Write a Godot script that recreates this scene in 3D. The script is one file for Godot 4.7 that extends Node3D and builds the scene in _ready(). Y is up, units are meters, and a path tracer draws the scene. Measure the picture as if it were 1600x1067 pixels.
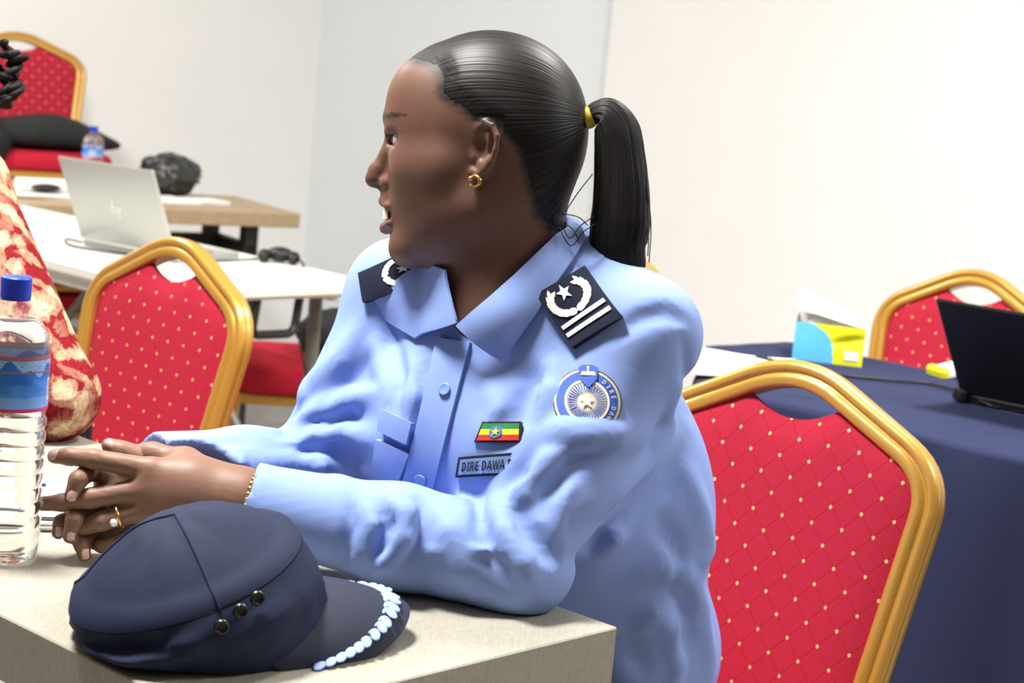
extends Node3D
# A training room: an officer in a light blue uniform shirt sits at a desk, hands clasped, looking away.
# The frame is taken as 1600x1067; a pixel gives a direction, distance comes from the thing it touches.

const FOCAL := 2941.0
const PITCH := 8.58
const ROLL := 5.3
const EYE := Vector3(0, 1.29, 0)
const TOP := 0.75                      # height of the desk tops
const EDGE := Vector3(0.7351, 0, 0.6779)    # the way the rows of desks run
const ACROSS := Vector3(-0.6779, 0, 0.7351) # across the desks, towards the camera
var cam_basis: Basis
var M := {}
var used := {}
var rng := RandomNumberGenerator.new()


# ---------------------------------------------------------------- pixels to places
func ray(px: float, py: float) -> Vector3:
	return cam_basis * Vector3((px - 800.0) / FOCAL, -(py - 533.5) / FOCAL, -1.0)

func pd(px: float, py: float, depth: float) -> Vector3:
	return EYE + ray(px, py) * depth

func on_y(px: float, py: float, h: float) -> Vector3:
	var r := ray(px, py)
	return EYE + r * ((h - EYE.y) / r.y)

func depth_of(p: Vector3) -> float:
	return -(cam_basis.inverse() * (p - EYE)).z


# ---------------------------------------------------------------- mesh builder
class MB:
	var v := PackedVector3Array()
	var uv := PackedVector2Array()
	var col := PackedColorArray()
	var ix := PackedInt32Array()

	func vert(p: Vector3, t := Vector2.ZERO) -> int:
		v.append(p)
		uv.append(t)
		return v.size() - 1

	func tri(a: int, b: int, c: int) -> void:   # counter-clockwise seen from outside
		ix.append(a); ix.append(b); ix.append(c)

	func flat(pts: Array, ts: Array = []) -> void:
		var o := v.size()
		for i in pts.size():
			vert(pts[i], ts[i] if ts.size() else Vector2.ZERO)
		for i in range(1, pts.size() - 1):
			tri(o, o + i, o + i + 1)

	func box(c: Vector3, s: Vector3, b := Basis(), bevel := 0.004) -> void:
		var h := s * 0.5
		var e := minf(bevel, minf(h.x, minf(h.y, h.z)) * 0.9)
		var pt := func(sx: int, sy: int, sz: int, ax: int) -> Vector3:
			var p := Vector3(sx * (h.x - (0.0 if ax == 0 else e)), sy * (h.y - (0.0 if ax == 1 else e)), sz * (h.z - (0.0 if ax == 2 else e)))
			return c + b * p
		var put := func(q: Array) -> void:
			var m: Vector3 = (q[0] + q[1] + q[2]) / 3.0
			if (q[1] - q[0]).cross(q[2] - q[0]).dot(m - c) < 0.0:
				q.reverse()
			flat(q, [Vector2(0, 0), Vector2(1, 0), Vector2(1, 1), Vector2(0, 1)].slice(0, q.size()))
		for ax in 3:
			for s1 in [-1, 1]:
				var q := []
				for k in [[-1, -1], [1, -1], [1, 1], [-1, 1]]:
					var d := [k[0], k[1]]
					d.insert(ax, s1)
					q.append(pt.call(d[0], d[1], d[2], ax))
				put.call(q)
			var o1 := (ax + 1) % 3
			var o2 := (ax + 2) % 3
			for s1 in [-1, 1]:
				for s2 in [-1, 1]:
					var q := []
					for k in [[-1, o1], [1, o1], [1, o2], [-1, o2]]:
						var d := [0, 0, 0]
						d[ax] = k[0]; d[o1] = s1; d[o2] = s2
						q.append(pt.call(d[0], d[1], d[2], k[1]))
					put.call(q)
		for sx in [-1, 1]:
			for sy in [-1, 1]:
				for sz in [-1, 1]:
					put.call([pt.call(sx, sy, sz, 0), pt.call(sx, sy, sz, 1), pt.call(sx, sy, sz, 2)])

	# rows of points; outside is on the right-hand side of (along row) x (to next row)
	func grid(rows: Array, close_u := false, close_v := false, flip := false, uvs: Array = []) -> int:
		var o := v.size()
		var nu: int = rows[0].size()
		var nv := rows.size()
		for j in nv:
			for i in nu:
				vert(rows[j][i], uvs[j][i] if uvs.size() else Vector2(float(i) / maxi(1, nu - 1), float(j) / maxi(1, nv - 1)))
		for j in (nv if close_v else nv - 1):
			for i in (nu if close_u else nu - 1):
				var a := o + j * nu + i
				var b := o + j * nu + (i + 1) % nu
				var c := o + ((j + 1) % nv) * nu + (i + 1) % nu
				var d := o + ((j + 1) % nv) * nu + i
				if flip:
					tri(a, c, b); tri(a, d, c)
				else:
					tri(a, b, c); tri(a, c, d)
		return o

	func cap(pts: Array, flip := false) -> void:
		var m := Vector3.ZERO
		for p in pts:
			m += p
		var o := vert(m / pts.size())
		for p in pts:
			vert(p)
		for i in pts.size():
			var a := o + 1 + i
			var b := o + 1 + (i + 1) % pts.size()
			if flip:
				tri(o, b, a)
			else:
				tri(o, a, b)

	func tube(path: Array, radii: Array, sides := 10, ends := true, squash := 1.0, side_dir := Vector3.ZERO) -> void:
		var rows := []
		var ref := Vector3.UP
		var n := path.size()
		var t0: Vector3 = (path[1] - path[0]).normalized()
		if absf(t0.dot(ref)) > 0.9:
			ref = Vector3.RIGHT
		if side_dir != Vector3.ZERO:
			ref = side_dir
		for i in n:
			var t: Vector3 = (path[mini(i + 1, n - 1)] - path[maxi(i - 1, 0)]).normalized()
			var x := (ref - t * ref.dot(t)).normalized()
			var y := t.cross(x)
			ref = x
			var r: float = radii[mini(i, radii.size() - 1)]
			var row := []
			for k in sides:
				var a := TAU * k / sides
				row.append(path[i] + (x * cos(a) * squash + y * sin(a)) * r)
			rows.append(row)
		grid(rows, true)
		if ends:
			cap(rows[0], true)
			cap(rows[n - 1])

	# closed profile (outward, along z of the frame) carried along a path with given outward normals
	func sweep(profile: Array, path: Array, outs: Array, zs: Array, close := false) -> void:
		var rows := []
		for i in path.size():
			var row := []
			for q in profile:
				row.append(path[i] + outs[i] * q.x + zs[i] * q.y)
			rows.append(row)
		grid(rows, true, close)
		if not close:
			cap(rows[0], true)
			cap(rows[path.size() - 1])

	func lathe(profile: Array, c := Vector3.ZERO, sides := 32, b := Basis()) -> void:   # (radius, height) from the bottom up
		var rows := []
		var uvs := []
		for q in profile:
			var row := []
			var ur := []
			for k in sides + 1:
				var a := -TAU * k / sides
				row.append(c + b * Vector3(cos(a) * q.x, q.y, sin(a) * q.x))
				ur.append(Vector2(float(k) / sides, q.y))
			rows.append(row)
			uvs.append(ur)
		grid(rows, false, false, false, uvs)

	func ball(c: Vector3, r: Vector3, b := Basis(), nu := 16, nv := 10, power := 1.0) -> void:
		var rows := []
		for j in nv + 1:
			var t := -PI / 2 + PI * j / nv
			var row := []
			for i in nu:
				var a := -TAU * i / nu
				var q := Vector3(cos(t) * cos(a), sin(t), cos(t) * sin(a))
				if power != 1.0:
					q = Vector3(signf(q.x) * pow(absf(q.x), power), signf(q.y) * pow(absf(q.y), power), signf(q.z) * pow(absf(q.z), power))
				row.append(c + b * (q * r))
			rows.append(row)
		grid(rows, true)

	# a sheet with thickness: rows of points with normals
	func slab(rows: Array, normals: Array, up: float, down: float, uvs: Array = []) -> void:
		var top := []
		var bot := []
		for j in rows.size():
			var a := []
			var b := []
			for i in rows[j].size():
				a.append(rows[j][i] + normals[j][i] * up)
				b.append(rows[j][i] + normals[j][i] * down)
			top.append(a)
			bot.append(b)
		var nu: int = rows[0].size()
		var nv := rows.size()
		var facing: Vector3 = (top[0][1] - top[0][0]).cross(top[1][0] - top[0][0])
		var flip := facing.dot(normals[0][0]) < 0.0
		grid(top, false, false, flip, uvs)
		grid(bot, false, false, not flip, uvs)
		var rim_t := []
		var rim_b := []
		for i in nu: rim_t.append(top[0][i]); rim_b.append(bot[0][i])
		for j in range(1, nv): rim_t.append(top[j][nu - 1]); rim_b.append(bot[j][nu - 1])
		for i in range(nu - 2, -1, -1): rim_t.append(top[nv - 1][i]); rim_b.append(bot[nv - 1][i])
		for j in range(nv - 2, 0, -1): rim_t.append(top[j][0]); rim_b.append(bot[j][0])
		grid([rim_b, rim_t], true, false, flip)

	func build(mat: Material) -> ArrayMesh:
		var n := PackedVector3Array()
		n.resize(v.size())
		for i in range(0, ix.size(), 3):
			var a := ix[i]
			var b := ix[i + 1]
			var c := ix[i + 2]
			var f := (v[b] - v[a]).cross(v[c] - v[a])
			n[a] += f; n[b] += f; n[c] += f
		for i in n.size():
			n[i] = n[i].normalized() if n[i].length_squared() > 1e-24 else Vector3.UP
		var out := ix.duplicate()
		for i in range(0, out.size(), 3):
			var t := out[i + 1]
			out[i + 1] = out[i + 2]
			out[i + 2] = t
		var arr := []
		arr.resize(Mesh.ARRAY_MAX)
		arr[Mesh.ARRAY_VERTEX] = v
		arr[Mesh.ARRAY_NORMAL] = n
		arr[Mesh.ARRAY_TEX_UV] = uv
		if col.size() == v.size():
			arr[Mesh.ARRAY_COLOR] = col
		arr[Mesh.ARRAY_INDEX] = out
		var m := ArrayMesh.new()
		m.add_surface_from_arrays(Mesh.PRIMITIVE_TRIANGLES, arr)
		m.surface_set_material(0, mat)
		return m


# ---------------------------------------------------------------- distance fields and surface nets
class Field:
	var kind := PackedInt32Array()   # 0 tapered capsule, 1 ellipsoid
	var op := PackedInt32Array()     # 0 join, 1 cut, 2 ridge or groove
	var A := PackedVector3Array()
	var AB := PackedVector3Array()
	var IL := PackedFloat32Array()
	var R0 := PackedFloat32Array()
	var R1 := PackedFloat32Array()
	var K := PackedFloat32Array()
	var HH := PackedFloat32Array()
	var BI: Array[Basis] = []
	var RI := PackedVector3Array()
	var n := 0
	var lo := Vector3.ZERO
	var cell := 0.005
	var nx := 0
	var ny := 0
	var nz := 0
	var g := PackedFloat32Array()

	func _add(k: int, o: int, a: Vector3, ab: Vector3, r0: float, r1: float, kk: float, hh: float, bi: Basis, ri: Vector3) -> void:
		kind.append(k); op.append(o); A.append(a); AB.append(ab)
		IL.append(1.0 / maxf(ab.length_squared(), 1e-12))
		R0.append(r0); R1.append(r1); K.append(kk); HH.append(hh); BI.append(bi); RI.append(ri)
		n += 1

	func cap(a: Vector3, b: Vector3, r0: float, r1: float, k := 0.01, o := 0) -> void:
		_add(0, o, a, b - a, r0, r1, k, 0.0, Basis(), Vector3.ONE)

	func ell(c: Vector3, r: Vector3, b := Basis(), k := 0.01, o := 0) -> void:
		_add(1, o, c, Vector3.ZERO, minf(r.x, minf(r.y, r.z)), 0.0, k, 0.0, b.transposed(), Vector3(1.0 / r.x, 1.0 / r.y, 1.0 / r.z))

	func fold(pts: Array, h: float, w: float) -> void:   # h above 0 a ridge, below 0 a groove; it fades out at both ends
		var m := pts.size() - 1
		for i in m:
			var h0 := 0.15 if i == 0 else 1.0
			var h1 := 0.15 if i == m - 1 else 1.0
			_add(0, 2, pts[i], pts[i + 1] - pts[i], 0.0, 0.0, w, h, Basis(), Vector3(h0, h1, 0))

	func one(i: int, p: Vector3) -> float:
		if kind[i] == 0:
			var pa := p - A[i]
			var h := clampf(pa.dot(AB[i]) * IL[i], 0.0, 1.0)
			return (pa - AB[i] * h).length() - (R0[i] + (R1[i] - R0[i]) * h)
		var q := (BI[i] * (p - A[i])) * RI[i]
		var k0 := q.length()
		var k1 := (q * RI[i]).length()
		return k0 * (k0 - 1.0) / maxf(k1, 1e-9) if k0 > 1e-6 else -R0[i]

	func eval(p: Vector3, list: PackedInt32Array) -> float:
		var d := 1e3
		var bump := 0.0
		for i in list:
			var v: float
			var h := 0.0
			if kind[i] == 0:
				var pa := p - A[i]
				h = clampf(pa.dot(AB[i]) * IL[i], 0.0, 1.0)
				v = (pa - AB[i] * h).length() - (R0[i] + (R1[i] - R0[i]) * h)
			else:
				var q := (BI[i] * (p - A[i])) * RI[i]
				var k0 := q.length()
				v = k0 * (k0 - 1.0) / maxf((q * RI[i]).length(), 1e-9) if k0 > 1e-6 else -R0[i]
			var k := K[i]
			if op[i] == 0:
				h = maxf(k - absf(d - v), 0.0) / k
				d = minf(d, v) - h * h * k * 0.25
			elif op[i] == 1:
				h = maxf(k - absf(d + v), 0.0) / k
				d = maxf(d, -v) + h * h * k * 0.25
			else:
				var e := v / k
				if e < 2.6:
					var s := HH[i] * exp(-e * e) * lerpf(RI[i].x, RI[i].y, h)
					if absf(s) > absf(bump) and s * bump >= 0.0:
						bump = s
					elif s * bump < 0.0:
						bump += s
		return d - bump

	func all() -> PackedInt32Array:
		var l := PackedInt32Array()
		for i in n:
			l.append(i)
		return l

	func hit(o: Vector3, r: Vector3, t0: float, t1: float, list: PackedInt32Array) -> float:
		var t := t0
		for i in 160:
			var d := eval(o + r * t, list)
			if d < 0.0004:
				return t
			t += maxf(d * 0.7, 0.0005)
			if t > t1:
				break
		return -1.0

	func grad(p: Vector3, list: PackedInt32Array, e := 0.004) -> Vector3:
		var x := Vector3(e, 0, 0)
		var y := Vector3(0, e, 0)
		var z := Vector3(0, 0, e)
		return Vector3(eval(p + x, list) - eval(p - x, list), eval(p + y, list) - eval(p - y, list), eval(p + z, list) - eval(p - z, list)).normalized()

	# surface nets over the box lo..hi, adding to mb
	func net(mb: MB, low: Vector3, high: Vector3, size: float) -> void:
		const S := 8
		lo = low
		cell = size
		var bx := ceili((high.x - low.x) / size / S)
		var by := ceili((high.y - low.y) / size / S)
		var bz := ceili((high.z - low.z) / size / S)
		nx = bx * S + 1
		ny = by * S + 1
		nz = bz * S + 1
		g.resize(nx * ny * nz)
		g.fill(1.0)
		var half := size * S * 0.5
		var hd := half * 1.7321
		var live := []
		var ev := PackedFloat32Array()
		ev.resize(n)
		for kz in bz:
			for ky in by:
				for kx in bx:
					var c := low + Vector3(kx + 0.5, ky + 0.5, kz + 0.5) * (size * S)
					var best := 1e3
					for i in n:
						ev[i] = one(i, c)
						if op[i] == 0:
							best = minf(best, ev[i])
					if best > hd * 1.4 + 0.03:
						continue
					var l := PackedInt32Array()
					for i in n:
						if op[i] == 0 and ev[i] < best + 2.2 * hd + K[i]:
							l.append(i)
						elif op[i] == 1 and ev[i] < hd * 1.2 + K[i]:
							l.append(i)
						elif op[i] == 2 and ev[i] < hd + K[i] * 2.6:
							l.append(i)
					var dc := eval(c, l)
					var deep := dc < -(hd * 1.5 + 0.012)
					for z in S + 1:
						for y in S + 1:
							var at := ((kz * S + z) * ny + ky * S + y) * nx + kx * S
							for x in S + 1:
								if deep:
									g[at + x] = -1.0
								else:
									g[at + x] = eval(low + Vector3(kx * S + x, ky * S + y, kz * S + z) * size, l)
					if not deep:
						live.append(Vector3i(kx, ky, kz))
		var index := {}
		var step := PackedInt32Array([0, 1, nx, nx + 1, nx * ny, nx * ny + 1, nx * ny + nx, nx * ny + nx + 1])
		var ends := [[0, 1], [2, 3], [4, 5], [6, 7], [0, 2], [1, 3], [4, 6], [5, 7], [0, 4], [1, 5], [2, 6], [3, 7]]
		var corner := [Vector3(0, 0, 0), Vector3(1, 0, 0), Vector3(0, 1, 0), Vector3(1, 1, 0), Vector3(0, 0, 1), Vector3(1, 0, 1), Vector3(0, 1, 1), Vector3(1, 1, 1)]
		var cells := PackedInt32Array()
		for b in live:
			for z in S:
				for y in S:
					var at: int = ((b.z * S + z) * ny + b.y * S + y) * nx + b.x * S
					for x in S:
						var neg := 0
						for k in 8:
							if g[at + x + step[k]] < 0.0:
								neg += 1
						if neg == 0 or neg == 8:
							continue
						var sum := Vector3.ZERO
						var cnt := 0
						for e in ends:
							var va := g[at + x + step[e[0]]]
							var vb := g[at + x + step[e[1]]]
							if (va < 0.0) != (vb < 0.0):
								sum += corner[e[0]].lerp(corner[e[1]], va / (va - vb))
								cnt += 1
						index[at + x] = mb.vert(low + (Vector3(b.x * S + x, b.y * S + y, b.z * S + z) + sum / cnt) * size)
						cells.append(at + x)
		var sy := nx
		var sz := nx * ny
		for at in cells:
			var inside := g[at] < 0.0
			for ax in 3:
				var s1 := [1, sy, sz][ax] as int
				if (g[at + s1] < 0.0) == inside:
					continue
				var s2 := [sy, sz, 1][ax] as int
				var s3 := [sz, 1, sy][ax] as int
				if not (index.has(at - s2) and index.has(at - s3) and index.has(at - s2 - s3)):
					continue
				var i0: int = index[at]
				var i1: int = index[at - s2]
				var i2: int = index[at - s2 - s3]
				var i3: int = index[at - s3]
				if inside:
					mb.tri(i0, i1, i2); mb.tri(i0, i2, i3)
				else:
					mb.tri(i0, i2, i1); mb.tri(i0, i3, i2)


# ---------------------------------------------------------------- nodes
func numbered(called: String) -> String:
	var k: int = used.get(called, 0)
	used[called] = k + 1
	return called if k == 0 else "%s_%03d" % [called, k]

func thing(called: String, label: String, category: String, at := Vector3.ZERO, basis := Basis(), group := "") -> Node3D:
	var o := Node3D.new()
	o.name = numbered(called)
	add_child(o, true)
	o.transform = Transform3D(basis, at)
	o.set_meta("label", label)
	o.set_meta("category", category)
	if group:
		o.set_meta("group", group)
	return o

func part(called: String, mb: MB, mat: Material, parent: Node3D, label := "") -> MeshInstance3D:
	var o := MeshInstance3D.new()
	o.name = called
	o.mesh = mb.build(mat)
	parent.add_child(o, true)
	if label:
		o.set_meta("label", label)
	return o

func single(called: String, mb: MB, mat: Material, label: String, category: String, at := Vector3.ZERO, basis := Basis(), group := "") -> MeshInstance3D:
	var o := MeshInstance3D.new()
	o.name = numbered(called)
	o.mesh = mb.build(mat)
	add_child(o, true)
	o.transform = Transform3D(basis, at)
	o.set_meta("label", label)
	o.set_meta("category", category)
	if group:
		o.set_meta("group", group)
	return o

func struct(called: String, mb: MB, mat: Material) -> MeshInstance3D:
	var o := MeshInstance3D.new()
	o.name = called
	o.mesh = mb.build(mat)
	add_child(o, true)
	o.set_meta("kind", "structure")
	return o

func mat(c: Color, rough := 0.6, metal := 0.0, spec := 0.5) -> StandardMaterial3D:
	var m := StandardMaterial3D.new()
	m.albedo_color = c
	m.roughness = rough
	m.metallic = metal
	m.metallic_specular = spec
	return m

func c8(r: int, g: int, b: int) -> Color:
	return Color8(r, g, b)

func face(dir: Vector3) -> Basis:      # z along dir, y up
	var z := Vector3(dir.x, 0, dir.z).normalized()
	return Basis(Vector3.UP.cross(z), Vector3.UP, z)

func noise_img(w: int, h: int, a: Color, b: Color, freq: float, seed_: int, fx := 1.0, fy := 1.0, oct := 4) -> ImageTexture:
	var f := FastNoiseLite.new()
	f.seed = seed_
	f.frequency = freq
	f.fractal_octaves = oct
	var im := Image.create(w, h, false, Image.FORMAT_RGB8)
	for y in h:
		for x in w:
			# wraps round so that the tile repeats without a seam
			var ax := TAU * x / w
			var ay := TAU * y / h
			var t := f.get_noise_3d(cos(ax) * w * fx / TAU + 500.0, sin(ax) * w * fx / TAU, cos(ay) * h * fy / TAU) * 0.5 + f.get_noise_3d(cos(ax) * w * fx / TAU, sin(ay) * h * fy / TAU + 90.0, sin(ax) * w * fx / TAU) * 0.5 + 0.5
			im.set_pixel(x, y, a.lerp(b, clampf(t, 0, 1)))
	return ImageTexture.create_from_image(im)

func triplanar(m: StandardMaterial3D, per_metre: float, world := true) -> void:
	m.uv1_triplanar = true
	m.uv1_world_triplanar = world
	m.uv1_scale = Vector3.ONE * per_metre


# ---------------------------------------------------------------- chairs
const SHOULDER := 0.815
const APEX := 0.925
func back_half(y: float) -> float:      # half width of the back at a height
	var t := clampf((y - 0.44) / (SHOULDER - 0.44), 0, 1)
	return lerpf(0.178, 0.218, t)

func recline(y: float) -> float:
	return -0.195 - maxf(y - 0.44, 0.0) * 0.20

func round_path(pts: Array, rad: Array, steps := 6) -> Array:
	var out := []
	for i in pts.size():
		if i == 0 or i == pts.size() - 1 or rad[i] <= 0.0:
			out.append(pts[i])
			continue
		var a: Vector3 = pts[i] + (pts[i - 1] - pts[i]).normalized() * rad[i]
		var b: Vector3 = pts[i] + (pts[i + 1] - pts[i]).normalized() * rad[i]
		for k in steps + 1:
			var t := float(k) / steps
			out.append(a.lerp(pts[i], t).lerp(pts[i].lerp(b, t), t))
	return out

func make_chair(label: String, group: String) -> Node3D:
	var t := thing("banquet_chair", label, "chair", Vector3.ZERO, Basis(), group)
	# the moulded gold frame of the back: up one side, over the peak, down the other
	var p := func(x: float, y: float) -> Vector3: return Vector3(x, y, recline(y))
	var path := round_path([p.call(-0.166, 0.38), p.call(-0.172, 0.44), p.call(-0.218, SHOULDER), p.call(0, APEX), p.call(0.218, SHOULDER), p.call(0.172, 0.44), p.call(0.166, 0.38)], [0, 0.02, 0.06, 0.075, 0.06, 0.02, 0], 8)
	var zs := []
	var outs := []
	var nrm := Vector3(0, 0.2, 1).normalized()
	for i in path.size():
		var d: Vector3 = (path[mini(i + 1, path.size() - 1)] - path[maxi(i - 1, 0)]).normalized()
		zs.append(nrm)
		outs.append(nrm.cross(d).normalized())
	# section: two rolls with a groove between them on the face and the outer side
	var prof := []
	for q in [[-0.014, -0.012], [-0.014, 0.010], [-0.012, 0.0135], [-0.006, 0.0145], [-0.001, 0.0125], [0.000, 0.010], [0.002, 0.010], [0.004, 0.0135], [0.009, 0.0135], [0.0135, 0.010], [0.0145, 0.004], [0.0125, 0.001], [0.0125, -0.001], [0.0145, -0.004], [0.0135, -0.011], [0.009, -0.0135], [-0.010, -0.0135]]:
		prof.append(Vector2(q[0] * 1.28, q[1] * 1.2))
	var mb := MB.new()
	mb.sweep(prof, path, outs, zs)
	part("back_frame", mb, M.gold, t, "moulded gold frame with a peaked top")
	# padded back: follows the frame, leaves a hand hole under the peak
	mb = MB.new()
	var inset := 0.015
	var nu := 40
	var nv := 28
	for side in [1.0, -1.0]:
		var rows := []
		var uvs := []
		for j in nv + 1:
			var row := []
			var ur := []
			for i in nu + 1:
				var s := -1.0 + 2.0 * i / nu
				var xs := s * 0.197
				var slope: float = lerpf(APEX - 0.012, SHOULDER + 0.012, clampf(absf(s), 0, 1)) - 0.010
				var yt: float = slope
				if absf(s) < 0.34:                       # the hand hole: a shallow smile under the peak
					yt = lerpf(APEX - 0.012, SHOULDER + 0.012, 0.34) - 0.010 - 0.024 * (1.0 - pow(absf(s) / 0.34, 2.0))
				if absf(s) > 0.86:
					yt -= pow((absf(s) - 0.86) / 0.14, 2.0) * 0.03
				var y := lerpf(0.445, yt, float(j) / nv)
				var hw := back_half(minf(y, SHOULDER)) - inset
				var x := s * hw
				var edge: float = (1.0 - pow(absf(s), 8.0)) * (1.0 - pow(absf(2.0 * j / nv - 1.0), 10.0))
				row.append(Vector3(x, y, recline(y)) + nrm * side * (0.004 + 0.013 * edge))
				ur.append(Vector2(x, y))
			rows.append(row)
			uvs.append(ur)
		mb.grid(rows, false, false, side < 0.0, uvs)
	part("back_pad", mb, M.red_dots, t, "red fabric woven with small gold dots")
	# seat: cushion on a gold apron
	mb = MB.new()
	var rows := []
	var uvs := []
	var ring := func(k: float, y: float) -> Array:
		var r := []
		for i in 48:
			var a := -TAU * i / 48
			var cx := signf(cos(a)) * pow(absf(cos(a)), 0.35)
			var cz := signf(sin(a)) * pow(absf(sin(a)), 0.35)
			r.append(Vector3(cx * (0.212 - cz * -0.004) * k, y, cz * 0.205 * k + 0.005))
		return r
	for q in [[0.0, 0.415], [0.93, 0.415], [0.985, 0.42], [1.0, 0.435], [1.0, 0.455], [0.985, 0.472], [0.95, 0.482], [0.8, 0.489], [0.5, 0.493], [0.0, 0.494]]:
		rows.append(ring.call(q[0], q[1]))
	for r in rows:
		var ur := []
		for q in r:
			ur.append(Vector2(q.x, q.z))
		uvs.append(ur)
	mb.grid(rows, true, false, false, uvs)
	part("seat", mb, M.red_seat, t, "thick red fabric seat cushion")
	mb = MB.new()
	for q in [[Vector3(0, 0.402, 0.195), Vector3(0.38, 0.026, 0.018)], [Vector3(0, 0.402, -0.18), Vector3(0.34, 0.026, 0.018)], [Vector3(0.19, 0.402, 0.005), Vector3(0.018, 0.026, 0.37)], [Vector3(-0.19, 0.402, 0.005), Vector3(0.018, 0.026, 0.37)]]:
		mb.box(q[0], q[1], Basis(), 0.004)
	part("seat_frame", mb, M.gold, t)
	for sx in [-1.0, 1.0]:
		mb = MB.new()
		mb.tube([Vector3(sx * 0.19, 0.415, 0.19), Vector3(sx * 0.192, 0.25, 0.197), Vector3(sx * 0.195, 0.0, 0.21)], [0.0135, 0.0135, 0.012], 12)
		part("leg", mb, M.gold, t)
		mb = MB.new()
		mb.tube([Vector3(sx * 0.166, 0.40, -0.195), Vector3(sx * 0.172, 0.25, -0.205), Vector3(sx * 0.182, 0.0, -0.255)], [0.0135, 0.0135, 0.012], 12)
		part("leg", mb, M.gold, t)
		mb = MB.new()
		mb.tube([Vector3(sx * 0.193, 0.20, 0.2), Vector3(sx * 0.176, 0.20, -0.215)], [0.008], 8)
		part("stretcher", mb, M.gold, t)
	return t

func place_chair(base: Node3D, label: String, apex: Vector3, fwd: Vector3, group: String, height := -1.0) -> Node3D:
	var c: Node3D = base
	if base.has_meta("taken"):
		c = base.duplicate()
		c.name = numbered("banquet_chair")
		add_child(c, true)
	base.set_meta("taken", true)
	c.set_meta("label", label)
	c.set_meta("group", group)
	var b := face(fwd)
	var off := b * Vector3(0, 0, recline(APEX))
	c.transform = Transform3D(b, Vector3(apex.x - off.x, 0.0 if height < 0 else height, apex.z - off.z))
	return c


# ---------------------------------------------------------------- bottles
func make_bottle(label: String, base: Vector3, h: float, r: float, turn: float, ribs: int, art: Texture2D, group: String) -> Node3D:
	var t := thing("water_bottle", label, "bottle", base, Basis(Vector3.UP, turn), group)
	var prof := [Vector2(0, 0.004), Vector2(r * 0.5, 0.003), Vector2(r * 0.8, 0.0), Vector2(r * 0.93, 0.004), Vector2(r, 0.014)]
	var y := 0.02
	var body_top := h * 0.53
	for k in ribs:
		var a := 0.02 + (body_top - 0.02) * k / ribs
		var d := (body_top - 0.02) / ribs
		prof.append(Vector2(r, a + d * 0.15))
		prof.append(Vector2(r, a + d * 0.55))
		prof.append(Vector2(r * 0.945, a + d * 0.78))
		prof.append(Vector2(r * 0.945, a + d * 0.88))
	prof.append(Vector2(r * 0.985, body_top + 0.004))
	prof.append(Vector2(r * 0.985, h * 0.735))
	for q in [[1.0, 0.745], [0.97, 0.775], [0.88, 0.81], [0.74, 0.845], [0.56, 0.875], [0.42, 0.895], [0.37, 0.905], [0.37, 0.93]]:
		prof.append(Vector2(r * q[0], h * q[1]))
	var mb := MB.new()
	mb.lathe(prof, Vector3.ZERO, 56)
	part("shell", mb, M.pet, t, "clear ribbed plastic")
	mb = MB.new()
	var water := []
	for q in prof:
		if q.y < h * 0.85:
			water.append(Vector2(maxf(0.0, q.x - 0.0012), q.y + 0.001))
	water.append(Vector2(0, h * 0.85))
	mb.lathe(water, Vector3.ZERO, 56)
	part("water", mb, M.water, t)
	mb = MB.new()
	mb.lathe([Vector2(r * 1.0, h * 0.545), Vector2(r * 1.006, h * 0.55), Vector2(r * 1.006, h * 0.735), Vector2(r * 1.0, h * 0.74)], Vector3.ZERO, 56)
	for i in mb.uv.size():
		mb.uv[i] = Vector2(mb.uv[i].x, 1.0 - clampf((mb.uv[i].y - h * 0.55) / (h * 0.185), 0, 1))
	var lm := mat(Color.WHITE, 0.35)
	lm.albedo_texture = art
	part("printed_label", mb, lm, t, "blue printed wrapper")
	mb = MB.new()
	var rows := []
	for q in [[0.40, 0.918], [0.40, 0.922], [0.395, 0.926], [0.40, 0.93], [0.405, 0.99], [0.38, 0.998], [0.0, 1.0]]:
		var row := []
		for k in 72:
			var a := -TAU * k / 72
			var rr: float = r * q[0] * (1.0 + (0.025 if k % 2 == 0 and q[1] > 0.925 and q[1] < 0.995 else 0.0))
			row.append(Vector3(cos(a) * rr, h * q[1], sin(a) * rr))
		rows.append(row)
	mb.grid(rows, true)
	part("cap", mb, M.blue_cap, t, "blue screw cap")
	return t

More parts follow.
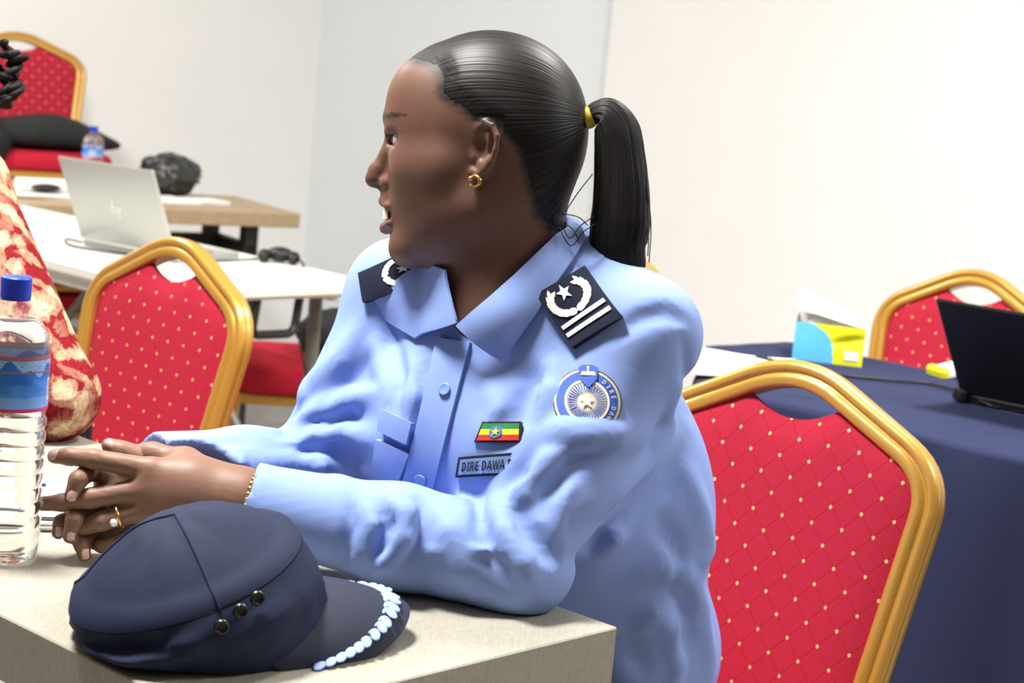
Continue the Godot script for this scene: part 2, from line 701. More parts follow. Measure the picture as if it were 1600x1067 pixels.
func label_art() -> ImageTexture:
	var w := 512
	var h := 160
	var im := Image.create(w, h, false, Image.FORMAT_RGB8)
	var f := FastNoiseLite.new()
	f.seed = 4
	f.frequency = 0.02
	for y in h:
		for x in w:
			var t := float(y) / h
			var c := Color(0.10, 0.36, 0.72).lerp(Color(0.35, 0.62, 0.92), clampf(t * 1.1 + f.get_noise_2d(x, y) * 0.5, 0, 1))
			var hill := 0.22 + 0.10 * sin(x * 0.05) + 0.06 * sin(x * 0.13 + 1.0)
			if t < hill and t > 0.05:
				c = Color(0.80, 0.88, 0.95).lerp(c, 0.25 + 0.5 * absf(f.get_noise_2d(x * 3, y * 3)))
			if t < 0.05 or (t > 0.26 and t < 0.29):
				c = Color(0.62, 0.42, 0.36)
			if t > 0.955:
				c = Color(0.85, 0.20, 0.50)
			elif t > 0.74:
				c = c.lerp(Color(0.62, 0.76, 0.95), 0.55)
			# a leaf shaped emblem, repeated round the wrapper
			for ex in [150, 406]:
				var e := absf(x - ex) / 44.0 + absf(t - 0.54) / 0.27
				if e < 1.0:
					c = Color(0.12, 0.62, 0.86) if e < 0.86 else Color(0.72, 0.44, 0.36)
					if e < 0.5 and sin((x + y) * 0.35) > 0.1:
						c = Color(0.70, 0.25, 0.60)
			# bar code
			for bx in [70, 326]:
				if x >= bx and x < bx + 46 and t > 0.42 and t < 0.84:
					c = Color(0.86, 0.90, 0.90)
					if x > bx + 5 and x < bx + 40 and t > 0.46 and t < 0.78 and (y / 3) % 2 == 0:
						c = Color(0.15, 0.2, 0.25)
			im.set_pixel(x, y, c)
	return ImageTexture.create_from_image(im)


# ---------------------------------------------------------------- desks and tables
func slab_box(called: String, o: Vector3, ex: Vector3, ez: Vector3, lx: float, lz: float, y0: float, y1: float, m: Material, parent: Node3D, bevel := 0.002) -> void:
	var mb := MB.new()
	var b := Basis(ex, Vector3.UP, ex.cross(Vector3.UP))
	mb.box(Vector3.ZERO, Vector3(lx, y1 - y0, lz), b, bevel)
	var p := part(called, mb, m, parent)
	p.position = o + ex * lx * 0.5 + ez * lz * 0.5 + Vector3.UP * (y0 + y1) * 0.5

func cord(pts: Array, r: float, called: String, m: Material, label: String, cat := "cable") -> void:
	var c := Curve3D.new()
	for i in pts.size():
		var tan_: Vector3 = (pts[mini(i + 1, pts.size() - 1)] - pts[maxi(i - 1, 0)]) / 6.0
		c.add_point(pts[i], -tan_, tan_)
	c.bake_interval = 0.01
	var path := []
	for q in c.get_baked_points():
		path.append(q)
	var mb := MB.new()
	mb.tube(path, [r], 8)
	single(called, mb, m, label, cat)

func crumple(c: Vector3, r: Vector3, b: Basis, seed_: int, amp: float, freq: float, nu := 56, nv := 30, floor_cut := -0.7) -> MB:
	var f := FastNoiseLite.new()
	f.seed = seed_
	f.frequency = freq
	f.fractal_octaves = 3
	f.noise_type = FastNoiseLite.TYPE_CELLULAR
	f.cellular_return_type = FastNoiseLite.RETURN_DISTANCE2_SUB
	var mb := MB.new()
	var rows := []
	for j in nv + 1:
		var t := -PI / 2 + PI * j / nv
		var row := []
		for i in nu:
			var a := -TAU * i / nu
			var q := Vector3(cos(t) * cos(a), sin(t), cos(t) * sin(a))
			var k := 1.0 + amp * (f.get_noise_3dv(q * 10.0) - 0.3)
			var w := q * k
			w.y = maxf(w.y, floor_cut)
			row.append(c + b * (w * r))
		rows.append(row)
	mb.grid(rows, true)
	return mb

func make_materials() -> void:
	M.gold = mat(c8(194, 146, 56), 0.32, 0.35, 0.6)
	M.gold.clearcoat_enabled = true
	M.gold.clearcoat = 0.5
	M.gold.clearcoat_roughness = 0.15
	# red fabric with a diamond weave and gold dots: one tile is 44 x 50 mm
	var w := 132
	var h := 150
	var im := Image.create(w, h, false, Image.FORMAT_RGB8)
	var hm := Image.create(w, h, false, Image.FORMAT_RGB8)
	rng.seed = 11
	for y in h:
		for x in w:
			var u := float(x) / w
			var v := float(y) / h
			var g := rng.randf_range(-0.05, 0.05)
			var c := Color(0.67 + g, 0.14 + g * 0.5, 0.225 + g * 0.5)
			var a := absf(fposmod(u + v, 1.0) - 0.5)
			var b := absf(fposmod(u - v, 1.0) - 0.5)
			var line := minf(absf(a - 0.5), absf(b - 0.5))
			var hgt := 0.75 + (0.06 if (x + y * 2) % 4 < 2 else 0.0)
			if line < 0.035:
				c = c.lerp(Color(0.64, 0.09, 0.16), 0.5)
				hgt = 0.45
			for q in [Vector2(0, 0), Vector2(0.5, 0.5)]:
				var du := absf(fposmod(u - q.x + 0.5, 1.0) - 0.5) * w
				var dv := absf(fposmod(v - q.y + 0.5, 1.0) - 0.5) * h
				if du < 6.0 and dv < 7.5 and du / 6.0 + dv / 7.5 < 1.45:
					c = Color(0.92, 0.76, 0.50)
					hgt = 1.0
			im.set_pixel(x, y, c)
			hm.set_pixel(x, y, Color(hgt, hgt, hgt))
	M.red_dots = mat(Color.WHITE, 0.85, 0.0, 0.3)
	M.red_dots.albedo_texture = ImageTexture.create_from_image(im)
	M.red_dots.uv1_scale = Vector3(1.0 / 0.044, 1.0 / 0.05, 1)
	M.red_dots.heightmap_enabled = true
	M.red_dots.heightmap_texture = ImageTexture.create_from_image(hm)
	M.red_dots.heightmap_scale = 0.06
	M.red_seat = mat(Color.WHITE, 0.9, 0.0, 0.3)
	M.red_seat.albedo_texture = noise_img(128, 128, c8(160, 24, 42), c8(196, 42, 62), 0.3, 5)
	triplanar(M.red_seat, 9.0, false)
	M.laminate = mat(Color.WHITE, 0.42, 0.0, 0.4)
	M.laminate.albedo_texture = noise_img(256, 256, c8(148, 144, 131), c8(168, 164, 151), 0.25, 8, 1.0, 0.35)
	triplanar(M.laminate, 5.0)
	M.beech = mat(Color.WHITE, 0.5, 0.0, 0.4)
	M.beech.albedo_texture = noise_img(256, 128, c8(160, 138, 108), c8(182, 160, 128), 0.2, 13, 0.2, 1.4)
	triplanar(M.beech, 3.0, false)
	M.white_plastic = mat(c8(226, 224, 216), 0.45)
	M.grey_steel = mat(c8(112, 112, 102), 0.45, 0.3)
	M.black_steel = mat(c8(24, 24, 25), 0.5)
	M.black_plastic = mat(c8(20, 20, 22), 0.45)
	M.silver = mat(c8(186, 188, 184), 0.38, 0.55)
	M.logo = mat(c8(226, 228, 224), 0.25, 0.8)
	M.paper = mat(c8(236, 234, 230), 0.8)
	M.ink = mat(c8(34, 32, 38), 0.6)
	M.navy_cloth = mat(Color.WHITE, 0.85, 0.0, 0.25)
	M.navy_cloth.albedo_texture = noise_img(128, 128, c8(38, 43, 70), c8(50, 56, 86), 0.5, 21)
	triplanar(M.navy_cloth, 14.0)
	M.pet = mat(Color(1, 1, 1, 0.06), 0.03)
	M.pet.transparency = BaseMaterial3D.TRANSPARENCY_ALPHA
	M.water = mat(Color(1, 1, 1, 0.0), 0.0)
	M.water.transparency = BaseMaterial3D.TRANSPARENCY_ALPHA
	M.water.refraction_enabled = true
	M.water.refraction_scale = 0.033
	M.blue_cap = mat(c8(30, 62, 190), 0.35)
	M.wall_warm = mat(Color.WHITE, 0.85, 0.0, 0.2)
	M.wall_warm.albedo_texture = noise_img(128, 128, c8(236, 236, 233), c8(240, 240, 237), 0.05, 31)
	triplanar(M.wall_warm, 0.8)
	M.wall_cool = mat(Color.WHITE, 0.85, 0.0, 0.2)
	M.wall_cool.albedo_texture = noise_img(128, 128, c8(226, 232, 234), c8(230, 236, 238), 0.05, 32)
	triplanar(M.wall_cool, 0.8)
	M.wall_drape = mat(c8(112, 104, 98), 0.9)
	M.ceiling = mat(c8(236, 236, 234), 0.9)
	M.floor = mat(Color.WHITE, 0.5, 0.0, 0.4)
	M.floor.albedo_texture = noise_img(256, 256, c8(146, 140, 134), c8(170, 164, 158), 0.06, 33)
	triplanar(M.floor, 1.2)
	M.dark_cloth = mat(Color.WHITE, 0.8, 0.0, 0.3)
	M.dark_cloth.albedo_texture = noise_img(128, 128, c8(30, 32, 33), c8(46, 48, 48), 0.2, 41)
	triplanar(M.dark_cloth, 6.0, false)
	M.bag_film = mat(c8(34, 34, 35), 0.28, 0.0, 0.6)


# ---------------------------------------------------------------- the room and its furniture
func wall_between(called: String, a: Vector3, b: Vector3, m: Material, h := 2.9, thick := 0.15) -> MeshInstance3D:
	var d := (b - a).normalized()
	var outw := Vector3.UP.cross(d)          # a to b runs so that the room lies to its other side
	var mb := MB.new()
	mb.box((a + b) * 0.5 + outw * thick * 0.5 + Vector3.UP * h * 0.5, Vector3((b - a).length() + thick * 2.0, h, thick), Basis(d, Vector3.UP, d.cross(Vector3.UP)), 0.001)
	return struct(called, mb, m)

func ceiling_lamp(x: float, z: float, energy: float, col: Color, w := 0.6, d := 0.6) -> void:
	var t := thing("ceiling_panel_light", "square white light panel set in the ceiling", "ceiling light", Vector3(x, 2.9, z), face(EDGE), "ceiling light panels")
	var mb := MB.new()
	for s in [-1.0, 1.0]:
		mb.box(Vector3(s * (w * 0.5 + 0.012), -0.012, 0), Vector3(0.024, 0.024, d + 0.048), Basis(), 0.003)
		mb.box(Vector3(0, -0.012, s * (d * 0.5 + 0.012)), Vector3(w, 0.024, 0.024), Basis(), 0.003)
	part("frame", mb, M.white_plastic, t)
	mb = MB.new()
	mb.box(Vector3(0, -0.008, 0), Vector3(w, 0.010, d), Basis(), 0.001)
	part("diffuser", mb, M.glow, t)
	var l := AreaLight3D.new()
	l.name = "panel_light"
	l.area_size = Vector2(w, d)
	l.light_energy = energy
	l.light_color = col
	l.area_normalize_energy = true
	l.area_range = 20.0
	l.shadow_enabled = true
	l.position = Vector3(0, -0.03, 0)
	l.rotation_degrees = Vector3(-90, 0, 0)
	t.add_child(l)

func build_setting() -> void:
	# the inner corner of the room stands behind the beech desk; both walls are read off the photograph
	var desk_c := on_y(470, 335, TOP)
	var e1 := Vector3(0.84, 0, -0.54).normalized()
	var w1 := Vector3(-0.54, 0, -0.84).normalized()
	var r := ray(482, 300)
	var o := desk_c + w1 * 1.24
	var tt := (r.x * (o.z - EYE.z) - r.z * (o.x - EYE.x)) / (r.z * e1.x - r.x * e1.z)
	var k := o + e1 * tt
	k.y = 0
	var a := k - e1 * 5.5
	var b := k + EDGE * 7.2
	var c := Vector3(1.9, 0, 3.0)
	var d := Vector3(-2.8, 0, 2.6)
	wall_between("wall_left", a, k, M.wall_warm)
	wall_between("wall_back", k, b, M.wall_cool)
	wall_between("wall_right", b, c, M.wall_drape)
	wall_between("wall_rear", c, d, M.wall_drape)
	wall_between("wall_near_left", d, a, M.wall_drape)
	# the right hand stretch of the back wall stands a little proud, in warmer paint
	var r2 := ray(962, 80)
	var t2 := (r2.x * (k.z - EYE.z) - r2.z * (k.x - EYE.x)) / (r2.z * EDGE.x - r2.x * EDGE.z)
	var p0 := k + EDGE * t2
	var mb := MB.new()
	mb.box((p0 + b) * 0.5 + ACROSS * 0.02 + Vector3.UP * 1.45, Vector3((b - p0).length(), 2.9, 0.04), Basis(EDGE, Vector3.UP, EDGE.cross(Vector3.UP)), 0.003)
	struct("trim_1", mb, M.wall_warm)
	for q in [["floor", -0.05, M.floor], ["ceiling", 2.95, M.ceiling]]:
		mb = MB.new()
		mb.box(Vector3(-0.5, q[1], -2.5), Vector3(14, 0.1, 14), Basis(), 0.001)
		struct(q[0], mb, q[2])
	mb = MB.new()
	for w in [[a, k], [k, p0]]:
		var dd: Vector3 = (w[1] - w[0]).normalized()
		mb.box((w[0] + w[1]) * 0.5 - Vector3.UP.cross(dd) * 0.007 + Vector3.UP * 0.05, Vector3((w[1] - w[0]).length(), 0.1, 0.014), Basis(dd, Vector3.UP, dd.cross(Vector3.UP)), 0.003)
	struct("baseboard_back", mb, M.wall_warm)

func near_desk() -> void:
	var c := on_y(965.3, 979.7, TOP)
	c.y = 0
	var t := thing("training_desk", "long narrow desk with a beige top under the clasped hands and the cap", "desk", c)
	var len := 1.75
	var wid := 0.486
	slab_box("desk_top", Vector3.ZERO, -EDGE, ACROSS, len, wid, TOP - 0.061, TOP, M.laminate, t, 0.0015)
	for s in [0.12, len - 0.17]:
		slab_box("leg", -EDGE * s + ACROSS * 0.06, -EDGE, ACROSS, 0.05, 0.05, 0.03, TOP - 0.061, M.black_steel, t)
		slab_box("leg", -EDGE * s + ACROSS * (wid - 0.11), -EDGE, ACROSS, 0.05, 0.05, 0.03, TOP - 0.061, M.black_steel, t)
		slab_box("foot", -EDGE * s + ACROSS * 0.02, -EDGE, ACROSS, 0.05, wid - 0.04, 0.0, 0.03, M.black_steel, t)

func white_table() -> void:
	var w0 := on_y(272, 450, TOP)
	w0.y = 0
	var t := thing("folding_table", "white plastic folding table carrying the silver laptop", "table", w0)
	var len := 1.5
	var wid := 0.57
	slab_box("table_top", Vector3.ZERO, -EDGE, -ACROSS, len, wid, TOP - 0.034, TOP, M.white_plastic, t, 0.008)
	var mb := MB.new()
	for q in [[0.0, 0.02, len, 0.025], [0.0, wid - 0.045, len, 0.025]]:
		mb.box(-EDGE * len * 0.5 - ACROSS * (q[1] + q[3] * 0.5) + Vector3.UP * (TOP - 0.045), Vector3(len - 0.2, 0.03, q[3]), Basis(EDGE, Vector3.UP, EDGE.cross(Vector3.UP)), 0.004)
	part("rim", mb, M.white_plastic, t)
	for s in [0.10, len - 0.55]:
		for q in [0.07, wid - 0.09]:
			mb = MB.new()
			mb.tube([-EDGE * s - ACROSS * q + Vector3.UP * (TOP - 0.04), -EDGE * s - ACROSS * q + Vector3.UP * 0.01], [0.016], 12)
			part("leg", mb, M.grey_steel, t)
		mb = MB.new()
		mb.tube([-EDGE * s - ACROSS * 0.07 + Vector3.UP * 0.18, -EDGE * s - ACROSS * (wid - 0.09) + Vector3.UP * 0.18], [0.012], 10)
		part("cross_bar", mb, M.grey_steel, t)
		mb = MB.new()
		mb.tube([-EDGE * s - ACROSS * wid * 0.5 + Vector3.UP * 0.40, -EDGE * (s + 0.30 * (1.0 if s < 0.5 else -1.0)) - ACROSS * wid * 0.5 + Vector3.UP * (TOP - 0.05)], [0.010], 10)
		part("brace", mb, M.grey_steel, t)
		mb = MB.new()
		mb.tube([-EDGE * s - ACROSS * 0.07 + Vector3.UP * 0.40, -EDGE * s - ACROSS * (wid - 0.09) + Vector3.UP * 0.40], [0.010], 10)
		part("cross_bar", mb, M.grey_steel, t)
	# the black locking loop folded under the top
	mb = MB.new()
	var a := pd(402, 470, 4.12) - w0
	var b := pd(392, 524, 4.12) - w0
	var c := pd(459, 521, 4.22) - w0
	var d := pd(468, 468, 4.22) - w0
	a.y = TOP - 0.035
	d.y = TOP - 0.035
	mb.tube(round_path([a, b, c, d], [0, 0.025, 0.025, 0], 6), [0.010], 10)
	part("lock_loop", mb, M.black_plastic, t, "black bent locking loop hanging under the table top")

func beech_desk() -> void:
	var c := on_y(470, 334, TOP)
	c.y = 0
	var e := Vector3(-0.84, 0, 0.54).normalized()
	var w := Vector3(-0.54, 0, -0.84).normalized()
	var t := thing("beech_desk", "beech coloured desk with black legs standing along the wall", "desk", c)
	slab_box("desk_top", Vector3.ZERO, e, w, 1.7, 0.5, TOP - 0.045, TOP, M.beech, t, 0.003)
	for s in [0.10, 1.5]:
		for q in [0.08, 0.38]:
			slab_box("leg", e * s + w * q, e, w, 0.045, 0.045, 0.0, TOP - 0.045, M.black_steel, t)
		slab_box("cross_bar", e * s + w * 0.08, e, w, 0.04, 0.34, 0.6, 0.64, M.black_steel, t)
	slab_box("cross_bar", e * 0.12 + w * 0.30, e, w, 1.4, 0.03, 0.60, 0.645, M.black_steel, t)
	slab_box("cable_box", e * 0.36 + w * 0.28, e, w, 0.09, 0.06, 0.58, TOP - 0.045, M.black_steel, t)

func navy_table() -> void:
	var q := on_y(1228, 531, TOP)
	var c1 := on_y(1103, 538, TOP)
	var fl := on_y(1086, 600, TOP)
	var fr := on_y(1446, 678, TOP)
	var fr2 := fr + EDGE * 1.0
	var fl2 := fr - EDGE * 0.42
	var far2 := q + EDGE * 1.35
	var t := thing("cloth_covered_table", "table draped to the floor in a navy blue cloth", "table", Vector3(q.x, 0, q.z))
	var o := Vector3(q.x, 0, q.z)
	var outline := [q, c1, fl, fl2.lerp(fl, 0.35), fr, fr2, far2]
	var ring := []
	for i in outline.size():                                # finer outline so that the skirt can fold
		var a: Vector3 = outline[i] - o
		var b: Vector3 = outline[(i + 1) % outline.size()] - o
		var n := maxi(2, int((b - a).length() / 0.02))
		for s in n:
			ring.append(a.lerp(b, float(s) / n))
	var mid := Vector3.ZERO
	for p in ring:
		mid += p / ring.size()
	var f := FastNoiseLite.new()
	f.seed = 3
	f.frequency = 1.0
	var rows := []
	for lv in [[0.0, 0.0, 0.0], [0.35, 0.0, 0.0], [0.7, 0.0, 0.0], [0.97, 0.0, 0.0], [1.0, -0.004, 0.0], [1.004, -0.014, 0.1], [1.006, -0.10, 0.5], [1.012, -0.3, 0.9], [1.02, -0.55, 1.0], [1.03, -0.742, 1.1]]:
		var row := []
		for i in ring.size():
			var d: Vector3 = ring[i] - mid
			d.y = 0
			var out := d.normalized()
			var p: Vector3 = mid + d * minf(lv[0], 1.0) + out * ((lv[0] - 1.0) if lv[0] > 1.0 else 0.0)
			p.y = TOP + lv[1]
			if lv[2] > 0.0:
				p += out * lv[2] * 0.022 * (sin(i * 0.42 + 2.0 * f.get_noise_1d(i * 0.02)) + 0.6)
			else:
				p.y += 0.002 * f.get_noise_2d(p.x * 5.0, p.z * 5.0) if lv[0] > 0.0 else 0.0
			row.append(p)
		rows.append(row)
	var mb := MB.new()
	var test: Vector3 = (rows[1][1] - rows[1][0]).cross(rows[2][0] - rows[1][0])
	mb.grid(rows, true, false, test.y < 0.0)
	part("tablecloth", mb, M.navy_cloth, t, "navy blue cloth hanging in soft folds")
	mb = MB.new()
	var inner := []
	for p in ring:
		inner.append(Vector3(mid.x + (p.x - mid.x) * 0.98, TOP - 0.006, mid.z + (p.z - mid.z) * 0.98))
	var low := []
	for p in inner:
		low.append(p - Vector3.UP * 0.025)
	mb.cap(inner, test.y < 0.0)
	mb.grid([inner, low], true, false, test.y < 0.0)
	part("table_top", mb, M.white_plastic, t)
	for p in [outline[0], outline[2], outline[5], outline[6]]:
		mb = MB.new()
		var g: Vector3 = mid + (p - o - mid) * 0.85
		g.y = 0
		mb.tube([g, g + Vector3.UP * (TOP - 0.03)], [0.018], 10)
		part("leg", mb, M.grey_steel, t)

func laptop(label: String, hinge_a: Vector3, hinge_b: Vector3, deep: float, lid: float, lean: float, body: Material, cover: Material, toward: Vector3, with_logo: bool) -> Node3D:
	# hinge_a to hinge_b: the hinge line; toward: the way the keyboard lies
	var x := (hinge_b - hinge_a).normalized()
	var z := toward - x * toward.dot(x)
	z = z.normalized()
	var w := (hinge_b - hinge_a).length()
	var t := thing("laptop", label, "laptop", Vector3(hinge_a.x, TOP, hinge_a.z))
	var y := Vector3.UP
	var mb := MB.new()
	var b := Basis(x, y, x.cross(y))
	mb.box(x * w * 0.5 + z * deep * 0.5 + y * 0.009, Vector3(w, 0.016, deep), b, 0.003)
	part("base", mb, body, t)
	mb = MB.new()
	mb.box(x * w * 0.5 + z * (deep * 0.42) + y * 0.0176, Vector3(w * 0.88, 0.001, deep * 0.5), b, 0.0003)
	part("keyboard", mb, M.black_plastic, t)
	var up := (y * cos(lean) - z * sin(lean)).normalized()
	var nn := x.cross(up).normalized()
	if nn.dot(z) > 0.0:
		nn = -nn                              # nn points out of the back of the lid
	mb = MB.new()
	var lb := Basis(x, up, x.cross(up))
	mb.box(x * w * 0.5 + up * (lid * 0.5 + 0.012) + y * 0.008, Vector3(w, lid, 0.007), lb, 0.003)
	var ld := part("lid", mb, cover, t)
	mb = MB.new()
	mb.box(x * w * 0.5 + up * (lid * 0.5 + 0.014) + y * 0.008 - nn * 0.0038, Vector3(w * 0.95, lid * 0.9, 0.0006), lb, 0.0002)
	part("screen", mb, M.black_plastic, ld)
	if with_logo:
		mb = MB.new()
		var o := x * w * 0.5 + up * lid * 0.53 + y * 0.008 + nn * 0.0042
		var rx := -x if x.cross(up).dot(nn) < 0.0 else x
		for s in [[-0.013, -0.016, 0.022], [-0.007, -0.016, 0.006], [0.005, -0.026, 0.006], [0.011, -0.006, 0.006]]:
			var p0: Vector3 = o + rx * s[0] + up * s[1]
			var p1: Vector3 = o + rx * (s[0] + 0.007) + up * s[2]
			mb.tube([p0, p1], [0.0016], 6)
		part("logo", mb, M.logo, ld, "slanted four-stroke maker's mark")
	return t

func furnish() -> void:
	near_desk()
	white_table()
	beech_desk()
	navy_table()
	# chairs
	var c0 := make_chair("", "")
	var rows := "red banquet chairs with gold frames"
	place_chair(c0, "red dotted chair with a gold frame behind the seated officer's back", on_y(1258, 566, APEX), Vector3(-0.60, 0, 0.80), rows)
	place_chair(c0, "empty red dotted chair pulled back from the desk beside the white folding table", on_y(286, 373, APEX), ACROSS, rows)
	place_chair(c0, "red chair hidden behind the officer's right arm, only a strip showing", on_y(778, 474, APEX), ACROSS, rows)
	place_chair(c0, "red chair standing behind the black laptop at the navy clothed table", on_y(1532, 437, APEX) - ACROSS * 0.19 - EDGE * 0.105, ACROSS, rows)
	place_chair(c0, "gold framed chair by the wall with only its peak showing over the officer's shoulder", on_y(1000, 405, APEX), Vector3(-0.9, 0, 0.43), rows)
	var s := on_y(365, 566, 0.49)
	var sb := face(Vector3(-0.98, 0, 0.2))
	var ch := place_chair(c0, "red seated chair pushed under the white folding table", Vector3.ZERO, Vector3(-0.98, 0, 0.2), rows)
	ch.position = Vector3(s.x, 0, s.z) - sb * Vector3(0.19, 0, 0.20)
	# a stack by the wall
	var apex := pd(27, 50, 6.25)
	var sf := Vector3(0.5, 0, 0.87)
	var low := 0.82                       # these are a lower make of the same chair
	for k in 6:
		var h := (apex.y - APEX * low) * (1.0 - k / 5.0)
		var sc := place_chair(c0, ["topmost red chair of the stack by the wall, a dark bag on its seat", "second red chair down in the stack by the wall", "third red chair down in the stack by the wall", "fourth red chair down in the stack by the wall", "fifth red chair down in the stack by the wall", "lowest red chair of the stack, standing on the floor"][k], apex - sf * 0.022 * k, sf, "stacked red chairs", h)
		sc.scale = Vector3(1, low, 1)
	var fb := face(sf)
	var seat_o := Vector3(apex.x, apex.y - (APEX - 0.492) * low, apex.z) - fb * Vector3(0, 0, recline(APEX))
	var mb := MB.new()
	mb.ball(Vector3.ZERO, Vector3(0.24, 0.055, 0.17), Basis(), 40, 20, 0.7)
	for i in mb.v.size():
		mb.v[i].y = (mb.v[i].y + 0.055) * (1.0 - 0.55 * smoothstep(0.0, 0.24, mb.v[i].x) - 0.2 * smoothstep(0.1, -0.24, mb.v[i].x)) - 0.055 + 0.008 * sin(mb.v[i].x * 14.0) * cos(mb.v[i].z * 9.0) * smoothstep(-0.05, 0.0, mb.v[i].y)
	single("cushion", mb, M.dark_cloth, "dark grey bag lying like a cushion on the stacked chairs", "bag", seat_o + Vector3(0, 0.055, 0) + fb * Vector3(0.02, 0, 0.02), fb)
	mb = crumple(Vector3.ZERO, Vector3(0.08, 0.10, 0.08), fb, 12, 0.2, 0.12)
	single("backpack", mb, M.dark_cloth, "black backpack at the side of the chair stack", "bag", pd(-16, 222, 5.8))
	# on the beech desk
	var art := label_art()
	make_bottle("small water bottle with a blue cap on the beech desk", on_y(141, 303, TOP), 0.21, 0.0325, 0.6, 5, art, "water bottles")
	mb = crumple(Vector3.ZERO, Vector3(0.19, 0.125, 0.13), face(Vector3(0.5, 0, 0.87)), 22, 0.42, 0.075, 84, 46, -0.6)
	single("plastic_bag", mb, M.bag_film, "crumpled shiny black plastic bag on the beech desk", "bag", on_y(264, 306, TOP) + Vector3(0, 0.072, 0))
	var e := Vector3(0.84, 0, -0.54).normalized()
	var pb := Basis(e, Vector3.UP, e.cross(Vector3.UP))
	var k := 0
	for q in [[60, 305, 0.30, 0.012, 0.21, "pile of white handouts at the end of the beech desk"], [215, 312, 0.34, 0.006, 0.2, "white paper sheets beside the plastic bag"], [300, 316, 0.2, 0.01, 0.12, "folded newspaper under the edge of the plastic bag"]]:
		mb = MB.new()
		for n in 4:
			mb.box(Vector3(0.004 * (n % 2), q[3] * (n + 0.5) / 4.0, 0.003 * (n % 3)), Vector3(q[2], q[3] / 4.0 - 0.0004, q[4]), Basis(Vector3.UP, 0.05 * n), 0.0003)
		single("paper_pile", mb, M.paper, q[5], "papers", on_y(q[0], q[1], TOP), pb, "papers on the beech desk")
	mb = MB.new()
	mb.tube([-e * 0.16, e * 0.16], [0.021], 20)
	single("paper_roll", mb, M.paper, "rolled up sheet of white paper on the beech desk", "paper roll", on_y(105, 308, TOP) + Vector3(0, 0.033, 0))
	mb = MB.new()
	mb.ball(Vector3.ZERO, Vector3(0.045, 0.012, 0.02), Basis(), 20, 10)
	single("glasses_case", mb, M.black_plastic, "small black case lying on the papers", "case", on_y(78, 306, TOP) + Vector3(0, 0.028, 0.05), pb)
	# on the white table
	var la := on_y(129, 383, TOP)
	var lb := la + Vector3(0.62, 0, 0.42).normalized() * 0.315
	laptop("silver laptop standing open with its back to the camera", la, lb, 0.21, 0.213, 0.42, M.silver, M.silver, Vector3(0.42, 0, -0.62), true)
	cord([on_y(128, 382, TOP) + Vector3(0, 0.006, 0), on_y(103, 376, TOP) + Vector3(0, 0.004, 0), on_y(112, 386, TOP) + Vector3(0, 0.004, 0), on_y(170, 396, TOP) + Vector3(0, 0.004, 0), on_y(225, 402, TOP) + Vector3(0, 0.004, 0), on_y(330, 410, TOP) + Vector3(0, 0.004, 0), on_y(420, 406, TOP) + Vector3(0, 0.006, 0)], 0.0025, "power_cable", M.black_plastic, "thin black cable looping round the silver laptop")
	mb = MB.new()
	var gp := on_y(437, 410, TOP)
	mb.ball(Vector3(0, 0.02, 0), Vector3(0.034, 0.018, 0.026), Basis(), 20, 10)
	mb.ball(Vector3(-0.035, 0.016, 0.02), Vector3(0.016, 0.016, 0.028), Basis(), 14, 8)
	mb.ball(Vector3(0.035, 0.016, 0.02), Vector3(0.016, 0.016, 0.028), Basis(), 14, 8)
	single("power_adapter", mb, M.black_plastic, "black adapter bundled with its lead at the end of the white table", "adapter", gp)
	cord([gp + Vector3(0.03, 0.012, 0), on_y(466, 419, TOP) + Vector3(0.01, 0.004, -0.02), on_y(462, 470, TOP - 0.1), pd(466, 520, 4.3), pd(478, 585, 4.3)], 0.0025, "power_cable", M.black_plastic, "thin black lead hanging from the adapter past the red seat")
	mb = MB.new()
	mb.box(Vector3(0, 0.002, 0), Vector3(0.14, 0.003, 0.1), face(EDGE), 0.0005)
	single("paper_sheet", mb, M.paper, "small white sheet beside the adapter on the white table", "paper", on_y(345, 402, TOP))
	mb = crumple(Vector3.ZERO, Vector3(0.15, 0.09, 0.11), sb, 31, 0.2, 0.12, 48, 26, -0.6)
	single("handbag", mb, M.dark_cloth, "dark bag lying on the red seat under the white table", "bag", ch.position + Vector3(0, 0.545, 0) + sb * Vector3(0.03, 0, -0.05))
	# on the navy table
	tissue_box()
	var p1 := on_y(1099, 549, TOP)
	mb = MB.new()
	var quad := [on_y(1052, 545, TOP), on_y(1240, 568, TOP), on_y(1300, 606, TOP), on_y(1052, 588, TOP)]
	var rr := []
	var nn := []
	for j in 9:
		var row := []
		var nr := []
		for i in 9:
			var a: Vector3 = quad[0].lerp(quad[1], i / 8.0).lerp(quad[3].lerp(quad[2], i / 8.0), j / 8.0)
			row.append(a - p1 + Vector3.UP * (0.006 + 0.002 * sin(i * 0.9) * cos(j * 0.7)))
			nr.append(Vector3.UP)
		rr.append(row)
		nn.append(nr)
	mb.slab(rr, nn, 0.0015, -0.0015)
	single("paper_sheet", mb, M.paper, "large white sheet spread on the navy tablecloth", "paper", p1)
	var na := on_y(1502, 628, TOP)
	var nb := na + Vector3(0.76, 0, 0.65).normalized() * 0.36
	laptop("black laptop standing open on the navy tablecloth", na, nb, 0.24, 0.225, 0.66, M.black_plastic, M.black_plastic, Vector3(0.65, 0, -0.76), false)
	mb = MB.new()
	mb.box(Vector3(0, 0.016, 0), Vector3(0.03, 0.028, 0.095), Basis(Vector3(0, 0, 1), 0.2), 0.006)
	single("power_adapter", mb, M.black_plastic, "black adapter brick leaning at the foot of the black laptop", "adapter", on_y(1522, 628, TOP), face(Vector3(0.8, 0, -0.55)))
